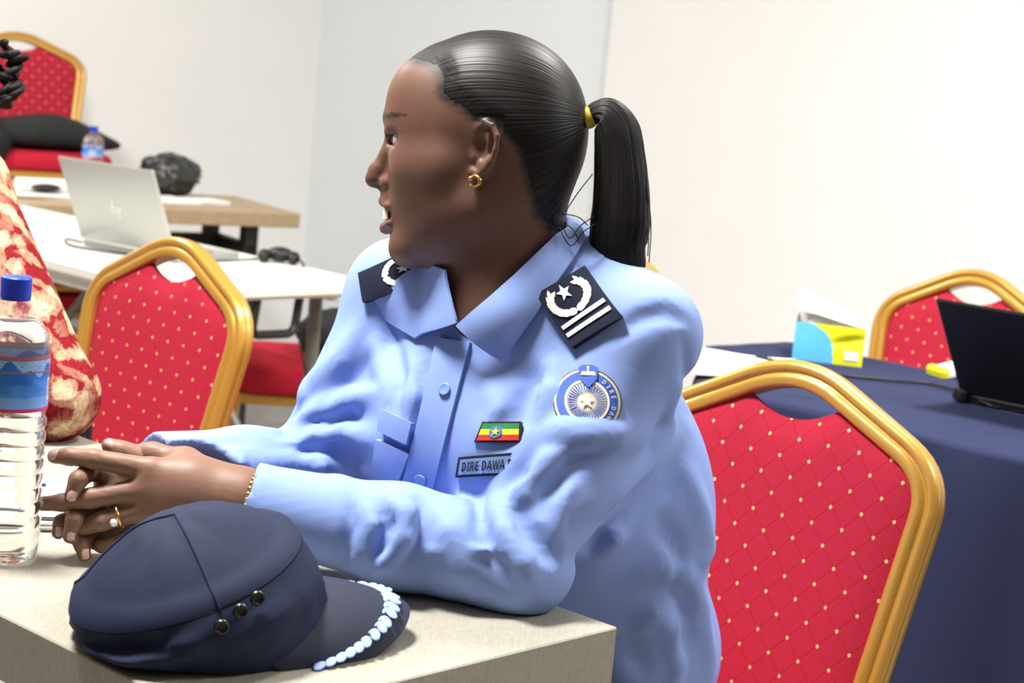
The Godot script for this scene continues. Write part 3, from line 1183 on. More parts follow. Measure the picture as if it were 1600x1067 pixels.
	cord([on_y(1180, 566, TOP) + Vector3(0, 0.012, 0), on_y(1300, 588, TOP) + Vector3(0, 0.006, 0), on_y(1380, 597, TOP) + Vector3(0, 0.005, 0), on_y(1450, 603, TOP) + Vector3(0, 0.005, 0), on_y(1500, 618, TOP) + Vector3(0, 0.008, 0)], 0.003, "power_cable", M.black_plastic, "black cable running across the navy tablecloth to the adapter")
	cord([on_y(1528, 634, TOP) + Vector3(0, 0.01, 0), on_y(1555, 640, TOP) + Vector3(0, 0.005, 0), on_y(1585, 637, TOP) + Vector3(0, 0.005, 0), on_y(1640, 650, TOP) + Vector3(0, 0.005, 0)], 0.003, "power_cable", M.black_plastic, "black lead in front of the black laptop")
	var pk := thing("sachet", "small white and yellow packet beside the black laptop", "packet", on_y(1490, 588, TOP))
	mb = MB.new()
	mb.box(Vector3(0, 0.014, 0), Vector3(0.09, 0.02, 0.06), Basis(Vector3.UP, 0.4) * Basis(Vector3(0, 0, 1), 0.25), 0.006)
	part("wrapper", mb, M.paper, pk)
	mb = MB.new()
	mb.box(Vector3(-0.034, 0.008, 0.014), Vector3(0.02, 0.022, 0.062), Basis(Vector3.UP, 0.4) * Basis(Vector3(0, 0, 1), 0.25), 0.005)
	part("printed_end", mb, M.yellow, pk)
	# on the near desk
	make_bottle("tall water bottle with a blue cap on the near desk", on_y(3, 872, TOP), 0.285, 0.0362, 2.2, 9, art, "water bottles")
	var pz := Basis(EDGE, Vector3.UP, EDGE.cross(Vector3.UP))
	mb = MB.new()
	for n in 5:
		mb.box(Vector3(0.003 * (n % 2), 0.0012 + n * 0.002, 0.002 * (n % 3)), Vector3(0.15, 0.0017, 0.21), Basis(Vector3.UP, 0.02 * n), 0.0003)
	var nt := thing("notebook", "white notepad lying under the clasped hands", "notebook", on_y(92, 792, TOP), face(Vector3(0.25, 0, 1)))
	part("pages", mb, M.paper, nt)
	mb = MB.new()
	mb.box(Vector3(0, 0.0112, 0.094), Vector3(0.15, 0.0012, 0.012), Basis(), 0.0003)
	mb.box(Vector3(-0.03, 0.0112, -0.055), Vector3(0.03, 0.0012, 0.012), Basis(), 0.0003)
	part("printed_bars", mb, M.ink, nt, "dark printed bars")

func tissue_box() -> void:
	var a := on_y(1237, 561, TOP)
	var b := on_y(1346, 574, TOP)
	var x := (b - a).normalized()
	var z := Vector3.UP.cross(x) * -1.0
	var w := (b - a).length()
	var dp := 0.11
	var h := 0.082
	var t := thing("tissue_box", "opened blue and yellow tissue box on the navy tablecloth", "box", a)
	z = x.cross(Vector3.UP)
	if z.z > 0.0:
		z = -z                                # away from the camera
	var at := func(u: float, v: float, y: float) -> Vector3: return x * u * w + z * v * dp + Vector3.UP * y * h
	# the front is printed blue and yellow; its right top corner is crushed in
	var bl := MB.new()
	var ye := MB.new()
	var rows := []
	var n := 48
	for j in n + 1:
		var row := []
		for i in n + 1:
			var u := float(i) / n
			var v := float(j) / n
			var dent: float = 0.10 * exp(-pow((u - 0.78) / 0.16, 2) - pow((v - 0.62 - (u - 0.78) * 0.4) / 0.10, 2))
			row.append(at.call(u, dent, v * (0.93 - 0.0 * u)))
		rows.append(row)
	for j in n:
		for i in n:
			var u := (i + 0.5) / n
			var v := (j + 0.5) / n
			var is_blue: bool = u < 0.58 and pow(u / 0.575, 2) + pow(v / 1.05, 3) < 1.0
			(bl if is_blue else ye).flat([rows[j][i], rows[j][i + 1], rows[j + 1][i + 1], rows[j + 1][i]])
	part("printed_front", bl, M.sky_print, t, "light blue swoosh")
	part("printed_front", ye, M.yellow, t, "yellow printed front")
	var mb := MB.new()
	mb.flat([at.call(0, 1, 0), at.call(0, 0, 0), at.call(0, 0, 0.93), at.call(0, 1, 1.0)])
	mb.flat([at.call(1, 0, 0), at.call(1, 1, 0), at.call(1, 1, 1.0), at.call(1, 0, 0.93)])
	mb.flat([at.call(1, 1, 0), at.call(0, 1, 0), at.call(0, 1, 1), at.call(1, 1, 1)])
	mb.flat([at.call(0, 0, 0.02), at.call(1, 0, 0.02), at.call(1, 1, 0.02), at.call(0, 1, 0.02)])
	part("carton", mb, M.paper, t, "white carton sides")
	# the torn top flap stands up at the left and falls to the right
	var fr := []
	var nr := []
	for j in 7:
		var row := []
		var r2 := []
		for i in 13:
			var u := i / 12.0
			var lift: float = 0.62 * pow(1.0 - u, 1.1) + 0.02
			var v := j / 6.0
			row.append(at.call(u * 1.02 - 0.03, 0.28 + v * 0.72, 0.98 + lift * (0.55 + 0.45 * v) - 0.10 * (1.0 - v)))
			r2.append((Vector3.UP + x * 0.4).normalized())
		fr.append(row)
		nr.append(r2)
	mb = MB.new()
	mb.slab(fr, nr, 0.0006, -0.0006)
	part("flap", mb, M.paper, t, "torn white top flap")
	mb = MB.new()
	mb.box(at.call(0.84, -0.012, 0.24), Vector3(w * 0.2, h * 0.22, 0.0006), Basis(x, Vector3.UP, x.cross(Vector3.UP)), 0.0001)
	part("bar_code", mb, M.paper, t)
	# a tissue inside
	mb = crumple(at.call(0.3, 0.6, 0.6), Vector3(0.05, 0.04, 0.03), Basis(), 71, 0.3, 0.2, 32, 18)
	part("tissue", mb, M.paper, t)


# ---------------------------------------------------------------- the seated officer
const TU := Vector3(0.866, 0, 0.5)      # towards her left side
const TN := Vector3(-0.5, 0, 0.866)     # the way her chest faces
const MID := Vector3(0.005, 1.02, -1.99)  # between the shoulder joints
const HEAD_D := 1.97
var SL: Vector3
var SR: Vector3
var EL: Vector3
var ER: Vector3
var WL: Vector3
var WR: Vector3
var PEL: Vector3
var shirt: Field
var shirt_all: PackedInt32Array
var chest: Field
var plain: Field
var plain_all: PackedInt32Array
var chest_all: PackedInt32Array
var hF: Vector3
var hU: Vector3
var hL: Vector3
var hO: Vector3
const HEAD_TURN := 11.0

func hl(px: float, py: float, side := 0.0) -> Vector3:      # a point of the head: where its near side shows, and how far out from the middle (in pixels); below 0 the far side
	var k := HEAD_D / FOCAL
	var a := deg_to_rad(HEAD_TURN)
	var l := absf(side)
	var f := ((770.0 - px) - l * sin(a)) / cos(a)
	var p := pd(px, py, HEAD_D + (f * sin(a) - l * cos(a)) * k)
	if side < 0.0:
		p -= hL * 2.0 * (p - hO).dot(hL)
	return p

func seen_at(p: Vector3) -> Vector2:      # the pixel of a point, the far side of the head mirrored to the near side
	var m := (p - hO).dot(hL)
	if m < 0.0:
		p -= hL * 2.0 * m
	var q := cam_basis.inverse() * (p - EYE)
	return Vector2(800.0 - FOCAL * q.x / q.z, 533.5 + FOCAL * q.y / q.z)

func torso_prims(f: Field, grow: float) -> void:
	var b := Basis(TU, Vector3.UP, TN)
	var neck := MID + Vector3(0, 0.045, 0) + TN * -0.012
	f.ell(MID + Vector3(0, -0.125, 0) - TN * 0.005, Vector3(0.150, 0.20, 0.098) + Vector3.ONE * grow, b, 0.03)
	f.ell(MID + Vector3(0, -0.06, 0) - TN * 0.045, Vector3(0.140, 0.125, 0.075) + Vector3.ONE * grow, b, 0.04)
	f.cap(neck + TU * 0.03, SL + Vector3(0, 0.0, 0), 0.050 + grow, 0.046 + grow, 0.04)
	f.cap(neck - TU * 0.03, SR + Vector3(0, 0.0, 0), 0.050 + grow, 0.046 + grow, 0.04)
	for s in [-1.0, 1.0]:
		f.ell(MID + TU * s * 0.068 + Vector3(0, -0.145, 0) + TN * 0.062, Vector3(0.062, 0.068, 0.052) + Vector3.ONE * grow, b, 0.05)
	f.ell(MID.lerp(PEL, 0.56) + TU * 0.012 - TN * 0.012, Vector3(0.156, 0.19, 0.112) + Vector3.ONE * grow, b, 0.06)
	f.ell(PEL + Vector3(0, 0.02, 0), Vector3(0.150, 0.132, 0.122) + Vector3.ONE * grow, b, 0.06)

func arm_prims(f: Field, left: bool, grow: float) -> void:
	var s := SL if left else SR
	var e := EL if left else ER
	var w := WL if left else WR
	f.cap(s, e, 0.041 + grow, 0.038 + grow, 0.03)
	f.cap(e, e.lerp(w, 0.45), 0.040 + grow, 0.038 + grow, 0.02)
	f.cap(e.lerp(w, 0.45), w, 0.038 + grow, 0.027 + grow * 1.15, 0.02)

func skin_hit(px: float, py: float, f: Field, l: PackedInt32Array, off := 0.0) -> Vector3:
	var r := ray(px, py)
	var t := f.hit(EYE, r, 1.4, 3.2, l)
	if t < 0.0:
		t = 2.0
	return EYE + r * (t - off)

func pix_fold(f: Field, base: Field, bl: PackedInt32Array, pts: Array, h: float, w: float) -> void:
	var line := []
	for q in pts:
		line.append(skin_hit(q[0], q[1], base, bl))
	f.fold(line, h, w)

# a patch of cloth laid on a field: corners in pixels, going round
func patch_rows(c: Array, nu: int, nv: int, f: Field, l: PackedInt32Array) -> Array:
	var rows := []
	var nrm := []
	var uvs := []
	for j in nv + 1:
		var a := []
		var b := []
		var t := []
		for i in nu + 1:
			var u := float(i) / nu
			var v := float(j) / nv
			var p: Vector2 = c[0].lerp(c[1], u).lerp(c[3].lerp(c[2], u), v)
			var q := skin_hit(p.x, p.y, f, l)
			a.append(q)
			b.append(f.grad(q, l, 0.006))
			t.append(Vector2(u, v))
		rows.append(a)
		nrm.append(b)
		uvs.append(t)
	return [rows, nrm, uvs]

func lay(c: Array, nu: int, nv: int, f: Field, l: PackedInt32Array, up: float, down: float) -> MB:
	var r := patch_rows(c, nu, nv, f, l)
	var mb := MB.new()
	mb.slab(r[0], r[1], up, down, r[2])
	return mb

# flat shapes drawn in the patch's own (0..1, 0..1) coordinates, laid on it
func emb(mb: MB, poly: Array, c: Array, f: Field, l: PackedInt32Array, off: float) -> void:
	var pp := PackedVector2Array()
	for q in poly:
		pp.append(q)
	var tr := Geometry2D.triangulate_polygon(pp)
	var o := mb.v.size()
	var mid := Vector3.ZERO
	for q in poly:
		var p: Vector2 = c[0].lerp(c[1], q.x).lerp(c[3].lerp(c[2], q.x), q.y)
		var h := skin_hit(p.x, p.y, f, l)
		mb.vert(h + f.grad(h, l, 0.006) * off)
		mid += mb.v[mb.v.size() - 1] / poly.size()
	for i in range(0, tr.size(), 3):
		var a := o + tr[i]
		var b := o + tr[i + 1]
		var d := o + tr[i + 2]
		if (mb.v[b] - mb.v[a]).cross(mb.v[d] - mb.v[a]).dot(EYE - mb.v[a]) < 0.0:
			mb.tri(a, d, b)
		else:
			mb.tri(a, b, d)

func star2(c: Vector2, r: float, turn := -90.0, sx := 1.0) -> Array:
	var out := []
	for k in 10:
		var a := deg_to_rad(turn + 36.0 * k)
		var rr := r if k % 2 == 0 else r * 0.42
		out.append(c + Vector2(cos(a) * rr * sx, sin(a) * rr))
	return out

func leaf2(c: Vector2, dir: float, ln: float, wd: float) -> Array:
	var d := Vector2(cos(dir), sin(dir))
	var n := Vector2(-d.y, d.x)
	return [c - d * ln * 0.5, c - d * ln * 0.2 + n * wd, c + d * ln * 0.15 + n * wd * 0.9, c + d * ln * 0.5, c + d * ln * 0.15 - n * wd * 0.9, c - d * ln * 0.2 - n * wd]

func text_on(mb: MB, text: String, place: Callable, size: int, flipx := false) -> void:
	# lettering: the front faces of a TextMesh, each vertex put through place(x, y) in text units (height 1)
	var tm := TextMesh.new()
	var sf := SystemFont.new()
	sf.font_names = PackedStringArray(["Droid Sans"])
	sf.font_weight = 700
	tm.font = sf
	tm.text = text
	tm.font_size = size
	tm.pixel_size = 1.0 / size
	tm.depth = 0.0
	tm.curve_step = 2.0
	var arr := tm.get_mesh_arrays()
	var vs: PackedVector3Array = arr[Mesh.ARRAY_VERTEX]
	var id: PackedInt32Array = arr[Mesh.ARRAY_INDEX]
	var ns: PackedVector3Array = arr[Mesh.ARRAY_NORMAL]
	var o := mb.v.size()
	for p in vs:
		mb.vert(place.call(p.x, p.y))
	for i in range(0, id.size(), 3):
		if ns[id[i]].z < 0.5:
			continue
		var a := o + id[i]
		var b := o + id[i + 1]
		var c := o + id[i + 2]
		if (mb.v[b] - mb.v[a]).cross(mb.v[c] - mb.v[a]).dot(EYE - mb.v[a]) < 0.0:
			mb.tri(a, c, b)
		else:
			mb.tri(a, b, c)

func head_field() -> Field:
	var f := Field.new()
	var s := HEAD_D / FOCAL
	var b := Basis(hF, hU, hL)
	var E := func(px: float, py: float, side: float, r: Vector3, k: float, o := 0) -> void:
		f.ell(hl(px, py, side), r * s, b, k * s, o)
	var C := func(x0: float, y0: float, l0: float, x1: float, y1: float, l1: float, r0: float, r1: float, k: float, o := 0) -> void:
		f.cap(hl(x0, y0, l0), hl(x1, y1, l1), r0 * s, r1 * s, k * s, o)
	E.call(764, 188, 0, Vector3(150, 136, 108), 20)          # skull
	E.call(806, 232, 0, Vector3(100, 108, 96), 30)           # back of the head
	E.call(676, 165, 0, Vector3(71, 80, 78), 30)             # forehead
	E.call(692, 236, 0, Vector3(84, 112, 86), 30)            # face
	E.call(716, 296, 0, Vector3(90, 96, 90), 40)             # broad cheeks
	E.call(694, 328, 0, Vector3(72, 84, 76), 36)             # mouth region
	E.call(652, 334, 0, Vector3(44, 56, 38), 22)             # muzzle
	for l in [-1.0, 1.0]:
		C.call(740, 330, l * 62, 650, 388, l * 26, 26, 22, 40)    # jaw
		C.call(645, 264, l * 54, 690, 262, l * 70, 22, 20, 40)    # cheekbone
		E.call(657, 298, l * 50, Vector3(26, 28, 18), 24)         # smiling cheek
		C.call(614, 184, l * 8, 628, 180, l * 48, 12, 10, 16)     # brow
		C.call(600, 288, l * 12, 606, 285, l * 19, 9, 10, 7)      # wing of the nose
		E.call(614, 219, l * 45, Vector3(23, 14, 28), 9, 1)       # eye hollow
		C.call(606, 206, l * 22, 632, 211, l * 60, 5, 5, 7)       # upper lid
		C.call(609, 232, l * 24, 628, 228, l * 56, 5, 5, 9)       # lower lid
	C.call(624, 225, 0, 616, 280, 0, 15, 17, 10)             # root of the nose
	C.call(635, 389, -12, 635, 389, 12, 27, 27, 20)          # chin
	C.call(617, 205, 0, 607, 240, 0, 10, 12, 12)             # bridge
	C.call(607, 240, 0, 590, 266, 0, 12, 13, 10)             # ridge
	C.call(590, 266, 0, 585, 279, 0, 13, 15, 8)              # tip
	C.call(596, 291, 0, 605, 306, 0, 6, 7, 8)                # septum to lip
	C.call(609, 300, -12, 609, 300, 12, 9, 9, 10)            # above the upper lip
	C.call(608, 308, -16, 608, 308, 16, 8, 8, 8)
	for l in [-1.0, 1.0]:
		E.call(588, 291, l * 10, Vector3(9, 5, 6), 4, 1)          # nostril
		C.call(601, 314, 0, 606, 323, l * 30, 8.5, 6, 6)          # upper lip
		C.call(603, 356, 0, 608, 349, l * 28, 9, 6, 7)           # lower lip
		C.call(586, 337, 0, 602, 335, l * 31, 10.5, 8.5, 3, 1)     # parted lips
	# neck down into the collar
	f.cap(hl(792, 318), MID + Vector3(0, 0.03, 0) + TN * 0.0, 0.053, 0.062, 0.03)
	f.cap(hl(752, 380), MID + Vector3(0, 0.0, 0) + TN * 0.045, 0.040, 0.05, 0.03)
	# ears
	for l in [-1.0, 1.0]:
		var base := 94.0
		var rim := [[741, 218, 2], [744, 202, 8], [757, 191, 14], [770, 196, 20], [777, 213, 22], [775, 234, 20], [767, 252, 15], [757, 266, 10], [747, 274, 6], [740, 268, 3]]
		for i in rim.size() - 1:
			var p: Array = rim[i]
			var q: Array = rim[i + 1]
			var big: bool = i >= 6
			C.call(p[0], p[1], l * (base + p[2]), q[0], q[1], l * (base + q[2]), 7.5 if big else 5.0, 7.5 if big else 5.0, 3)
		E.call(757, 236, l * (base + 3), Vector3(19, 36, 7), 5)
		C.call(765, 208, l * (base + 13), 752, 258, l * (base + 10), 4.5, 5, 4)
		E.call(751, 232, l * (base + 12), Vector3(9, 19, 8), 5, 1)
		C.call(739, 236, l * (base + 2), 741, 246, l * (base + 4), 6, 6, 4)
	return f

func hand_l(f: Field) -> void:
	var d := 1.885
	var W := func(a: Array) -> Vector3: return pd(a[0], a[1], d + a[2])
	var chain := func(pts: Array, rad: Array, k := 0.004) -> void:
		for i in pts.size() - 1:
			f.cap(W.call(pts[i]), W.call(pts[i + 1]), rad[i], rad[i + 1], k)
	var wrist := [372, 780, 0.016]
	f.cap(EL.lerp(WL, 0.62), WL, 0.031, 0.026, 0.01)
	f.cap(WL, W.call([352, 775, 0.014]), 0.026, 0.025, 0.01)
	# back of the hand
	chain.call([wrist, [300, 750, 0.008], [236, 733, 0.0]], [0.023, 0.017, 0.0125], 0.02)
	chain.call([wrist, [295, 765, 0.008], [226, 764, -0.002]], [0.023, 0.019, 0.0125], 0.02)
	chain.call([wrist, [300, 782, 0.008], [230, 794, 0.0]], [0.023, 0.018, 0.012], 0.02)
	chain.call([wrist, [310, 798, 0.010], [244, 822, 0.004]], [0.022, 0.016, 0.011], 0.02)
	f.ell(W.call([288, 772, 0.012]), Vector3(0.048, 0.034, 0.015), cam_basis, 0.015)
	# fingers: forefinger, middle, ring and little finger
	chain.call([[236, 733, 0.0], [146, 717, -0.006], [108, 713, -0.002], [85, 713, 0.001]], [0.0115, 0.0100, 0.0088, 0.0074])
	chain.call([[226, 764, -0.002], [142, 778, -0.008], [98, 785, -0.004], [66, 787, 0.0]], [0.0118, 0.0102, 0.0090, 0.0076])
	chain.call([[230, 794, 0.0], [160, 814, -0.006], [126, 825, 0.0], [108, 827, 0.010]], [0.0112, 0.0096, 0.0086, 0.0074])
	chain.call([[244, 822, 0.004], [188, 846, -0.002], [160, 852, 0.006], [146, 848, 0.014]], [0.0100, 0.0086, 0.0076, 0.0066])
	# thumb, lying over the other hand
	chain.call([[345, 755, 0.018], [290, 722, 0.030], [238, 709, 0.036], [205, 707, 0.036]], [0.018, 0.014, 0.0105, 0.0085], 0.01)

func hand_r(f: Field) -> void:
	var d := 1.885
	var W := func(a: Array) -> Vector3: return pd(a[0], a[1], d + a[2])
	var chain := func(pts: Array, rad: Array, k := 0.004) -> void:
		for i in pts.size() - 1:
			f.cap(W.call(pts[i]), W.call(pts[i + 1]), rad[i], rad[i + 1], k)
	f.cap(ER.lerp(WR, 0.6), WR, 0.030, 0.025, 0.01)
	f.cap(WR, W.call([226, 745, 0.058]), 0.025, 0.022, 0.01)
	for q in [[168, 738, 0.030], [166, 770, 0.028], [168, 802, 0.030], [172, 830, 0.034]]:
		f.cap(W.call([226, 762, 0.056]), W.call(q), 0.021, 0.012, 0.02)
	# fingers come through between hers and curl over
	chain.call([[168, 738, 0.030], [140, 736, 0.010], [122, 750, -0.012], [112, 774, -0.013]], [0.0112, 0.0100, 0.0092, 0.0076])
	chain.call([[166, 770, 0.028], [132, 796, 0.014], [116, 812, -0.010], [109, 838, -0.010]], [0.0112, 0.0096, 0.0086, 0.0074])
	chain.call([[168, 802, 0.030], [120, 806, 0.024], [96, 816, 0.006], [91, 832, 0.003]], [0.0108, 0.0094, 0.0080, 0.0070])
	chain.call([[172, 830, 0.034], [140, 838, 0.014], [128, 850, -0.004], [132, 868, -0.006]], [0.0100, 0.0088, 0.0080, 0.0068])
	# thumb, its nail showing above the other hand
	chain.call([[222, 738, 0.050], [212, 716, 0.034], [190, 706, 0.028], [170, 696, 0.026]], [0.015, 0.0125, 0.0100, 0.0080], 0.008)

func nail(px: float, py: float, d: float, along: Vector2, across: float, ln: float, parent: Node3D) -> void:
	# a thin curved plate on the finger tip, facing the camera
	var mb := MB.new()
	var o := pd(px, py, d)
	var x := (cam_basis * Vector3(along.x, -along.y, 0)).normalized()
	var z := cam_basis.z
	var y := z.cross(x)
	var rows := []
	var nrm := []
	for j in 7:
		var a := []
		var n := []
		for i in 7:
			var u := -1.0 + i / 3.0
			var v := -1.0 + j / 3.0
			var round_: float = sqrt(maxf(0.0, 1.0 - 0.55 * v * v)) if u > 0 else 1.0
			var p := o + x * u * ln * 0.5 * (round_ if u > 0 else 1.0) + y * v * across * 0.5 - z * (0.28 * across * v * v + 0.10 * ln * u * u)
			a.append(p)
			n.append((z + y * v * 0.5).normalized())
		rows.append(a)
		nrm.append(n)
	mb.slab(rows, nrm, 0.0007, -0.0010)
	part("fingernail", mb, M.nail, parent)

func officer() -> void:
	SL = MID + TU * 0.147
	SR = MID - TU * 0.152
	EL = pd(812, 880, 1.875)
	ER = pd(486, 750, 2.06)
	WL = pd(392, 786, 1.902)
	WR = pd(250, 735, 1.955)
	PEL = MID - TN * 0.175 + TU * 0.03 + Vector3(0, -0.415, 0)
	var a := deg_to_rad(HEAD_TURN)
	hF = -cam_basis.x * cos(a) - cam_basis.z * sin(a)
	hL = -cam_basis.x * sin(a) + cam_basis.z * cos(a)
	hU = cam_basis.y
	hO = pd(770, 240, HEAD_D)
	var s := HEAD_D / FOCAL
	var seat := Vector3(PEL.x, 0, PEL.z)
	var who := thing("person", "seated person in a light blue uniform shirt looking away with clasped hands", "person", Vector3.ZERO)

	# ---- the body: head, hands and what is under the clothes, one mesh
	var body := MB.new()
	var hf := head_field()
	hf.net(body, hO + Vector3(-0.155, -0.20, -0.13), hO + Vector3(0.125, 0.145, 0.13), 0.0026)
	var head_n := body.v.size()
	var head_i := body.ix.size()
	var hn := Field.new()
	hand_l(hn)
	hn.net(body, pd(260, 780, 1.89) + Vector3(-0.16, -0.09, -0.10), pd(260, 780, 1.89) + Vector3(0.14, 0.09, 0.08), 0.0029)
	hn = Field.new()
	hand_r(hn)
	hn.net(body, pd(200, 780, 1.91) + Vector3(-0.11, -0.09, -0.14), pd(200, 780, 1.91) + Vector3(0.12, 0.09, 0.09), 0.0031)
	var core := Field.new()
	torso_prims(core, -0.012)
	arm_prims(core, true, -0.010)
	arm_prims(core, false, -0.010)
	var kn := []
	for q in [-1.0, 1.0]:
		var knee: Vector3 = PEL + TN * 0.40 + TU * q * 0.10 + Vector3(0, -0.05, 0)
		var foot: Vector3 = knee + TN * 0.02 + Vector3(0, -knee.y + 0.07, 0)
		kn.append([PEL + TU * q * 0.085 + Vector3(0, -0.045, 0), knee, foot])
		core.cap(kn[-1][0], knee, 0.062, 0.045, 0.03)
		core.cap(knee, foot, 0.045, 0.03, 0.02)
	core.net(body, Vector3(-0.45, 0.02, -2.45), Vector3(0.40, 1.12, -1.60), 0.014)
	var line := PackedVector2Array()
	for q in [[640, 88], [660, 94], [684, 103], [693, 122], [690, 144], [704, 158], [724, 166], [736, 180], [746, 192], [762, 192], [778, 200], [798, 214], [816, 236], [824, 270], [834, 306], [842, 335], [860, 352], [900, 380], [1000, 300], [1000, 0], [600, 0]]:
		line.append(Vector2(q[0], q[1]))
	var skin := PackedColorArray()
	skin.resize(body.v.size())
	var tone := Color(0.122, 0.060, 0.040)
	var tan_ := Color(0.205, 0.110, 0.074)
	var lipc := Color(0.150, 0.064, 0.052)
	var f := FastNoiseLite.new()
	f.seed = 9
	f.frequency = 60.0
	for i in body.v.size():
		var c := tone if i < head_n else tan_
		c = c.lerp(c * 1.18, 0.5 + 0.5 * f.get_noise_3dv(body.v[i]))
		if i < head_n:
			var sp := seen_at(body.v[i])
			var fl := absf((body.v[i] - hO).dot(hL) / s)
			if sp.x < 613.0 and sp.y > 304.0 and sp.y < 369.0 and fl < 34.0:
				c = lipc
			if fl > 6.0 and fl < 84.0 and sp.x < 660.0 and absf(sp.y - 184.0 + fl * 0.06) < 6.5 - fl * 0.045:
				c = c.lerp(Color(0.02, 0.015, 0.012), 0.8)
			# short hairs that thin out past the hairline
			var hd := 1e3
			for j in 17:
				hd = minf(hd, Geometry2D.get_closest_point_to_segment(sp, line[j], line[j + 1]).distance_to(sp))
			if Geometry2D.is_point_in_polygon(sp, line):
				c = Color(0.012, 0.010, 0.010)
			elif hd < 15.0 and not (fl > 98.0 and sp.y > 188.0 and sp.x < 784.0):
				c = c.lerp(Color(0.014, 0.011, 0.010), clampf(1.0 - hd / 15.0 + 0.5 * f.get_noise_3dv(body.v[i] * Vector3(1, 4, 1)), 0.0, 1.0))
		skin[i] = c
	body.col = skin
	part("body", body, M.skin, who, "dark brown skin")

	# ---- hair: the scalp of the same head, lifted a little, brushed back to the tie
	var hair := MB.new()
	var remap := {}
	var tie := hl(912, 186)
	var fnz := FastNoiseLite.new()
	fnz.seed = 2
	fnz.frequency = 0.12
	var accum := PackedVector3Array()
	accum.resize(head_n)
	for i in range(0, head_i, 3):
		var n := (body.v[body.ix[i + 1]] - body.v[body.ix[i]]).cross(body.v[body.ix[i + 2]] - body.v[body.ix[i]])
		for k in 3:
			accum[body.ix[i + k]] += n
	for i in range(0, head_i, 3):
		var keep := true
		var lift := []
		for k in 3:
			var p2 := seen_at(body.v[body.ix[i + k]])
			var side := absf((body.v[body.ix[i + k]] - hO).dot(hL) / s)
			if side > 99.0 and p2.x > 728.0 and p2.x < 786.0 and p2.y > 180.0 and p2.y < 290.0:
				keep = false                           # the ear stays bare
			if not Geometry2D.is_point_in_polygon(p2, line):
				keep = false
				break
			var d := 1e3
			for j in 17:
				d = minf(d, Geometry2D.get_closest_point_to_segment(p2, line[j], line[j + 1]).distance_to(p2))
			lift.append(clampf(d * 0.14 + 0.6 * fnz.get_noise_2d(p2.x, p2.y), 0.35, 4.0))
		if not keep:
			continue
		var id := []
		for k in 3:
			var vi := body.ix[i + k]
			if not remap.has(vi):
				var p: Vector3 = body.v[vi] + accum[vi].normalized() * lift[k] * s
				var q: Vector3 = p - tie
				var ang := atan2(q.dot(hL), q.dot(hU)) / TAU
				remap[vi] = hair.vert(p, Vector2(ang * 2.0, q.length() * 4.0))
			id.append(remap[vi])
		hair.tri(id[0], id[1], id[2])
	var hair_node := part("hair", hair, M.hair, who, "black hair brushed straight back")
	# ponytail: a sheaf that springs from the tie, arches and falls
	var spine := [[922, 183, 13], [934, 177, 20], [950, 181, 29], [964, 206, 36], [969, 250, 39], [971, 300, 43], [969, 345, 46], [966, 385, 44], [976, 420, 34], [986, 450, 20]]
	var curve := Curve3D.new()
	var rad := []
	for i in spine.size():
		var q: Array = spine[i]
		var p := hl(q[0], q[1], 0)
		var nx: Array = spine[mini(i + 1, spine.size() - 1)]
		var pv: Array = spine[maxi(i - 1, 0)]
		var tg := (hl(nx[0], nx[1]) - hl(pv[0], pv[1])) / 6.0
		curve.add_point(p, -tg, tg)
	var rows := []
	var uvs := []
	var ns := 96
	var steps := 60
	var sn := FastNoiseLite.new()
	sn.seed = 17
	sn.frequency = 1.0
	for j in steps + 1:
		var t := float(j) / steps
		var fi := t * (spine.size() - 1)
		var i0 := mini(int(fi), spine.size() - 2)
		var p := curve.sample(i0, fi - i0)
		var p2 := curve.sample(mini(int(fi + 0.05), spine.size() - 2), fi + 0.05 - mini(int(fi + 0.05), spine.size() - 2))
		var tg := (p2 - p).normalized()
		var r: float = lerpf(spine[i0][2], spine[i0 + 1][2], fi - i0) * s
		var y := hL
		var x := tg.cross(y).normalized()
		y = x.cross(tg).normalized()
		var row := []
		var ur := []
		for k in ns + 1:
			var an := TAU * k / ns
			var wob := 1.0 + 0.07 * sn.get_noise_3d(cos(an) * 5.0, sin(an) * 5.0, t * 1.3) + 0.05 * sn.get_noise_3d(cos(an) * 14.0, sin(an) * 14.0, t * 2.0 + 9.0)
			row.append(p + (x * cos(an) + y * sin(an) * 0.72) * r * wob)
			ur.append(Vector2(float(k) / ns * 2.0, t * 0.8))
		rows.append(row)
		uvs.append(ur)
	var mb := MB.new()
	mb.grid(rows, false, false, false, uvs)
	part("ponytail", mb, M.hair, hair_node, "long straight black ponytail")
	mb = MB.new()
	mb.tube([hl(908, 187), hl(914, 185), hl(921, 183), hl(926, 181)], [15.0 * s, 17.5 * s, 17.5 * s, 15.5 * s], 24)
	part("hair_tie", mb, M.tie, hair_node, "yellow elastic hair tie")
	# loose strands
	mb = MB.new()
	rng.seed = 77
	for q in [[[868, 352, 60], [886, 352, 70], [898, 362, 74], [905, 380, 70]], [[860, 335, 66], [885, 335, 72], [905, 340, 66], [918, 352, 40]], [[876, 345, 50], [890, 372, 62], [908, 352, 60], [928, 338, 40]], [[884, 330, 50], [904, 300, 50], [926, 272, 40]], [[874, 356, 40], [892, 384, 60], [912, 362, 60], [930, 350, 40]], [[800, 120, 80], [812, 130, 86], [824, 148, 88], [830, 162, 86]], [[1006, 330, 20], [1013, 365, 24], [1012, 400, 26]], [[1010, 290, 10], [1017, 350, 10], [1014, 410, 16]]]:
		var cv := Curve3D.new()
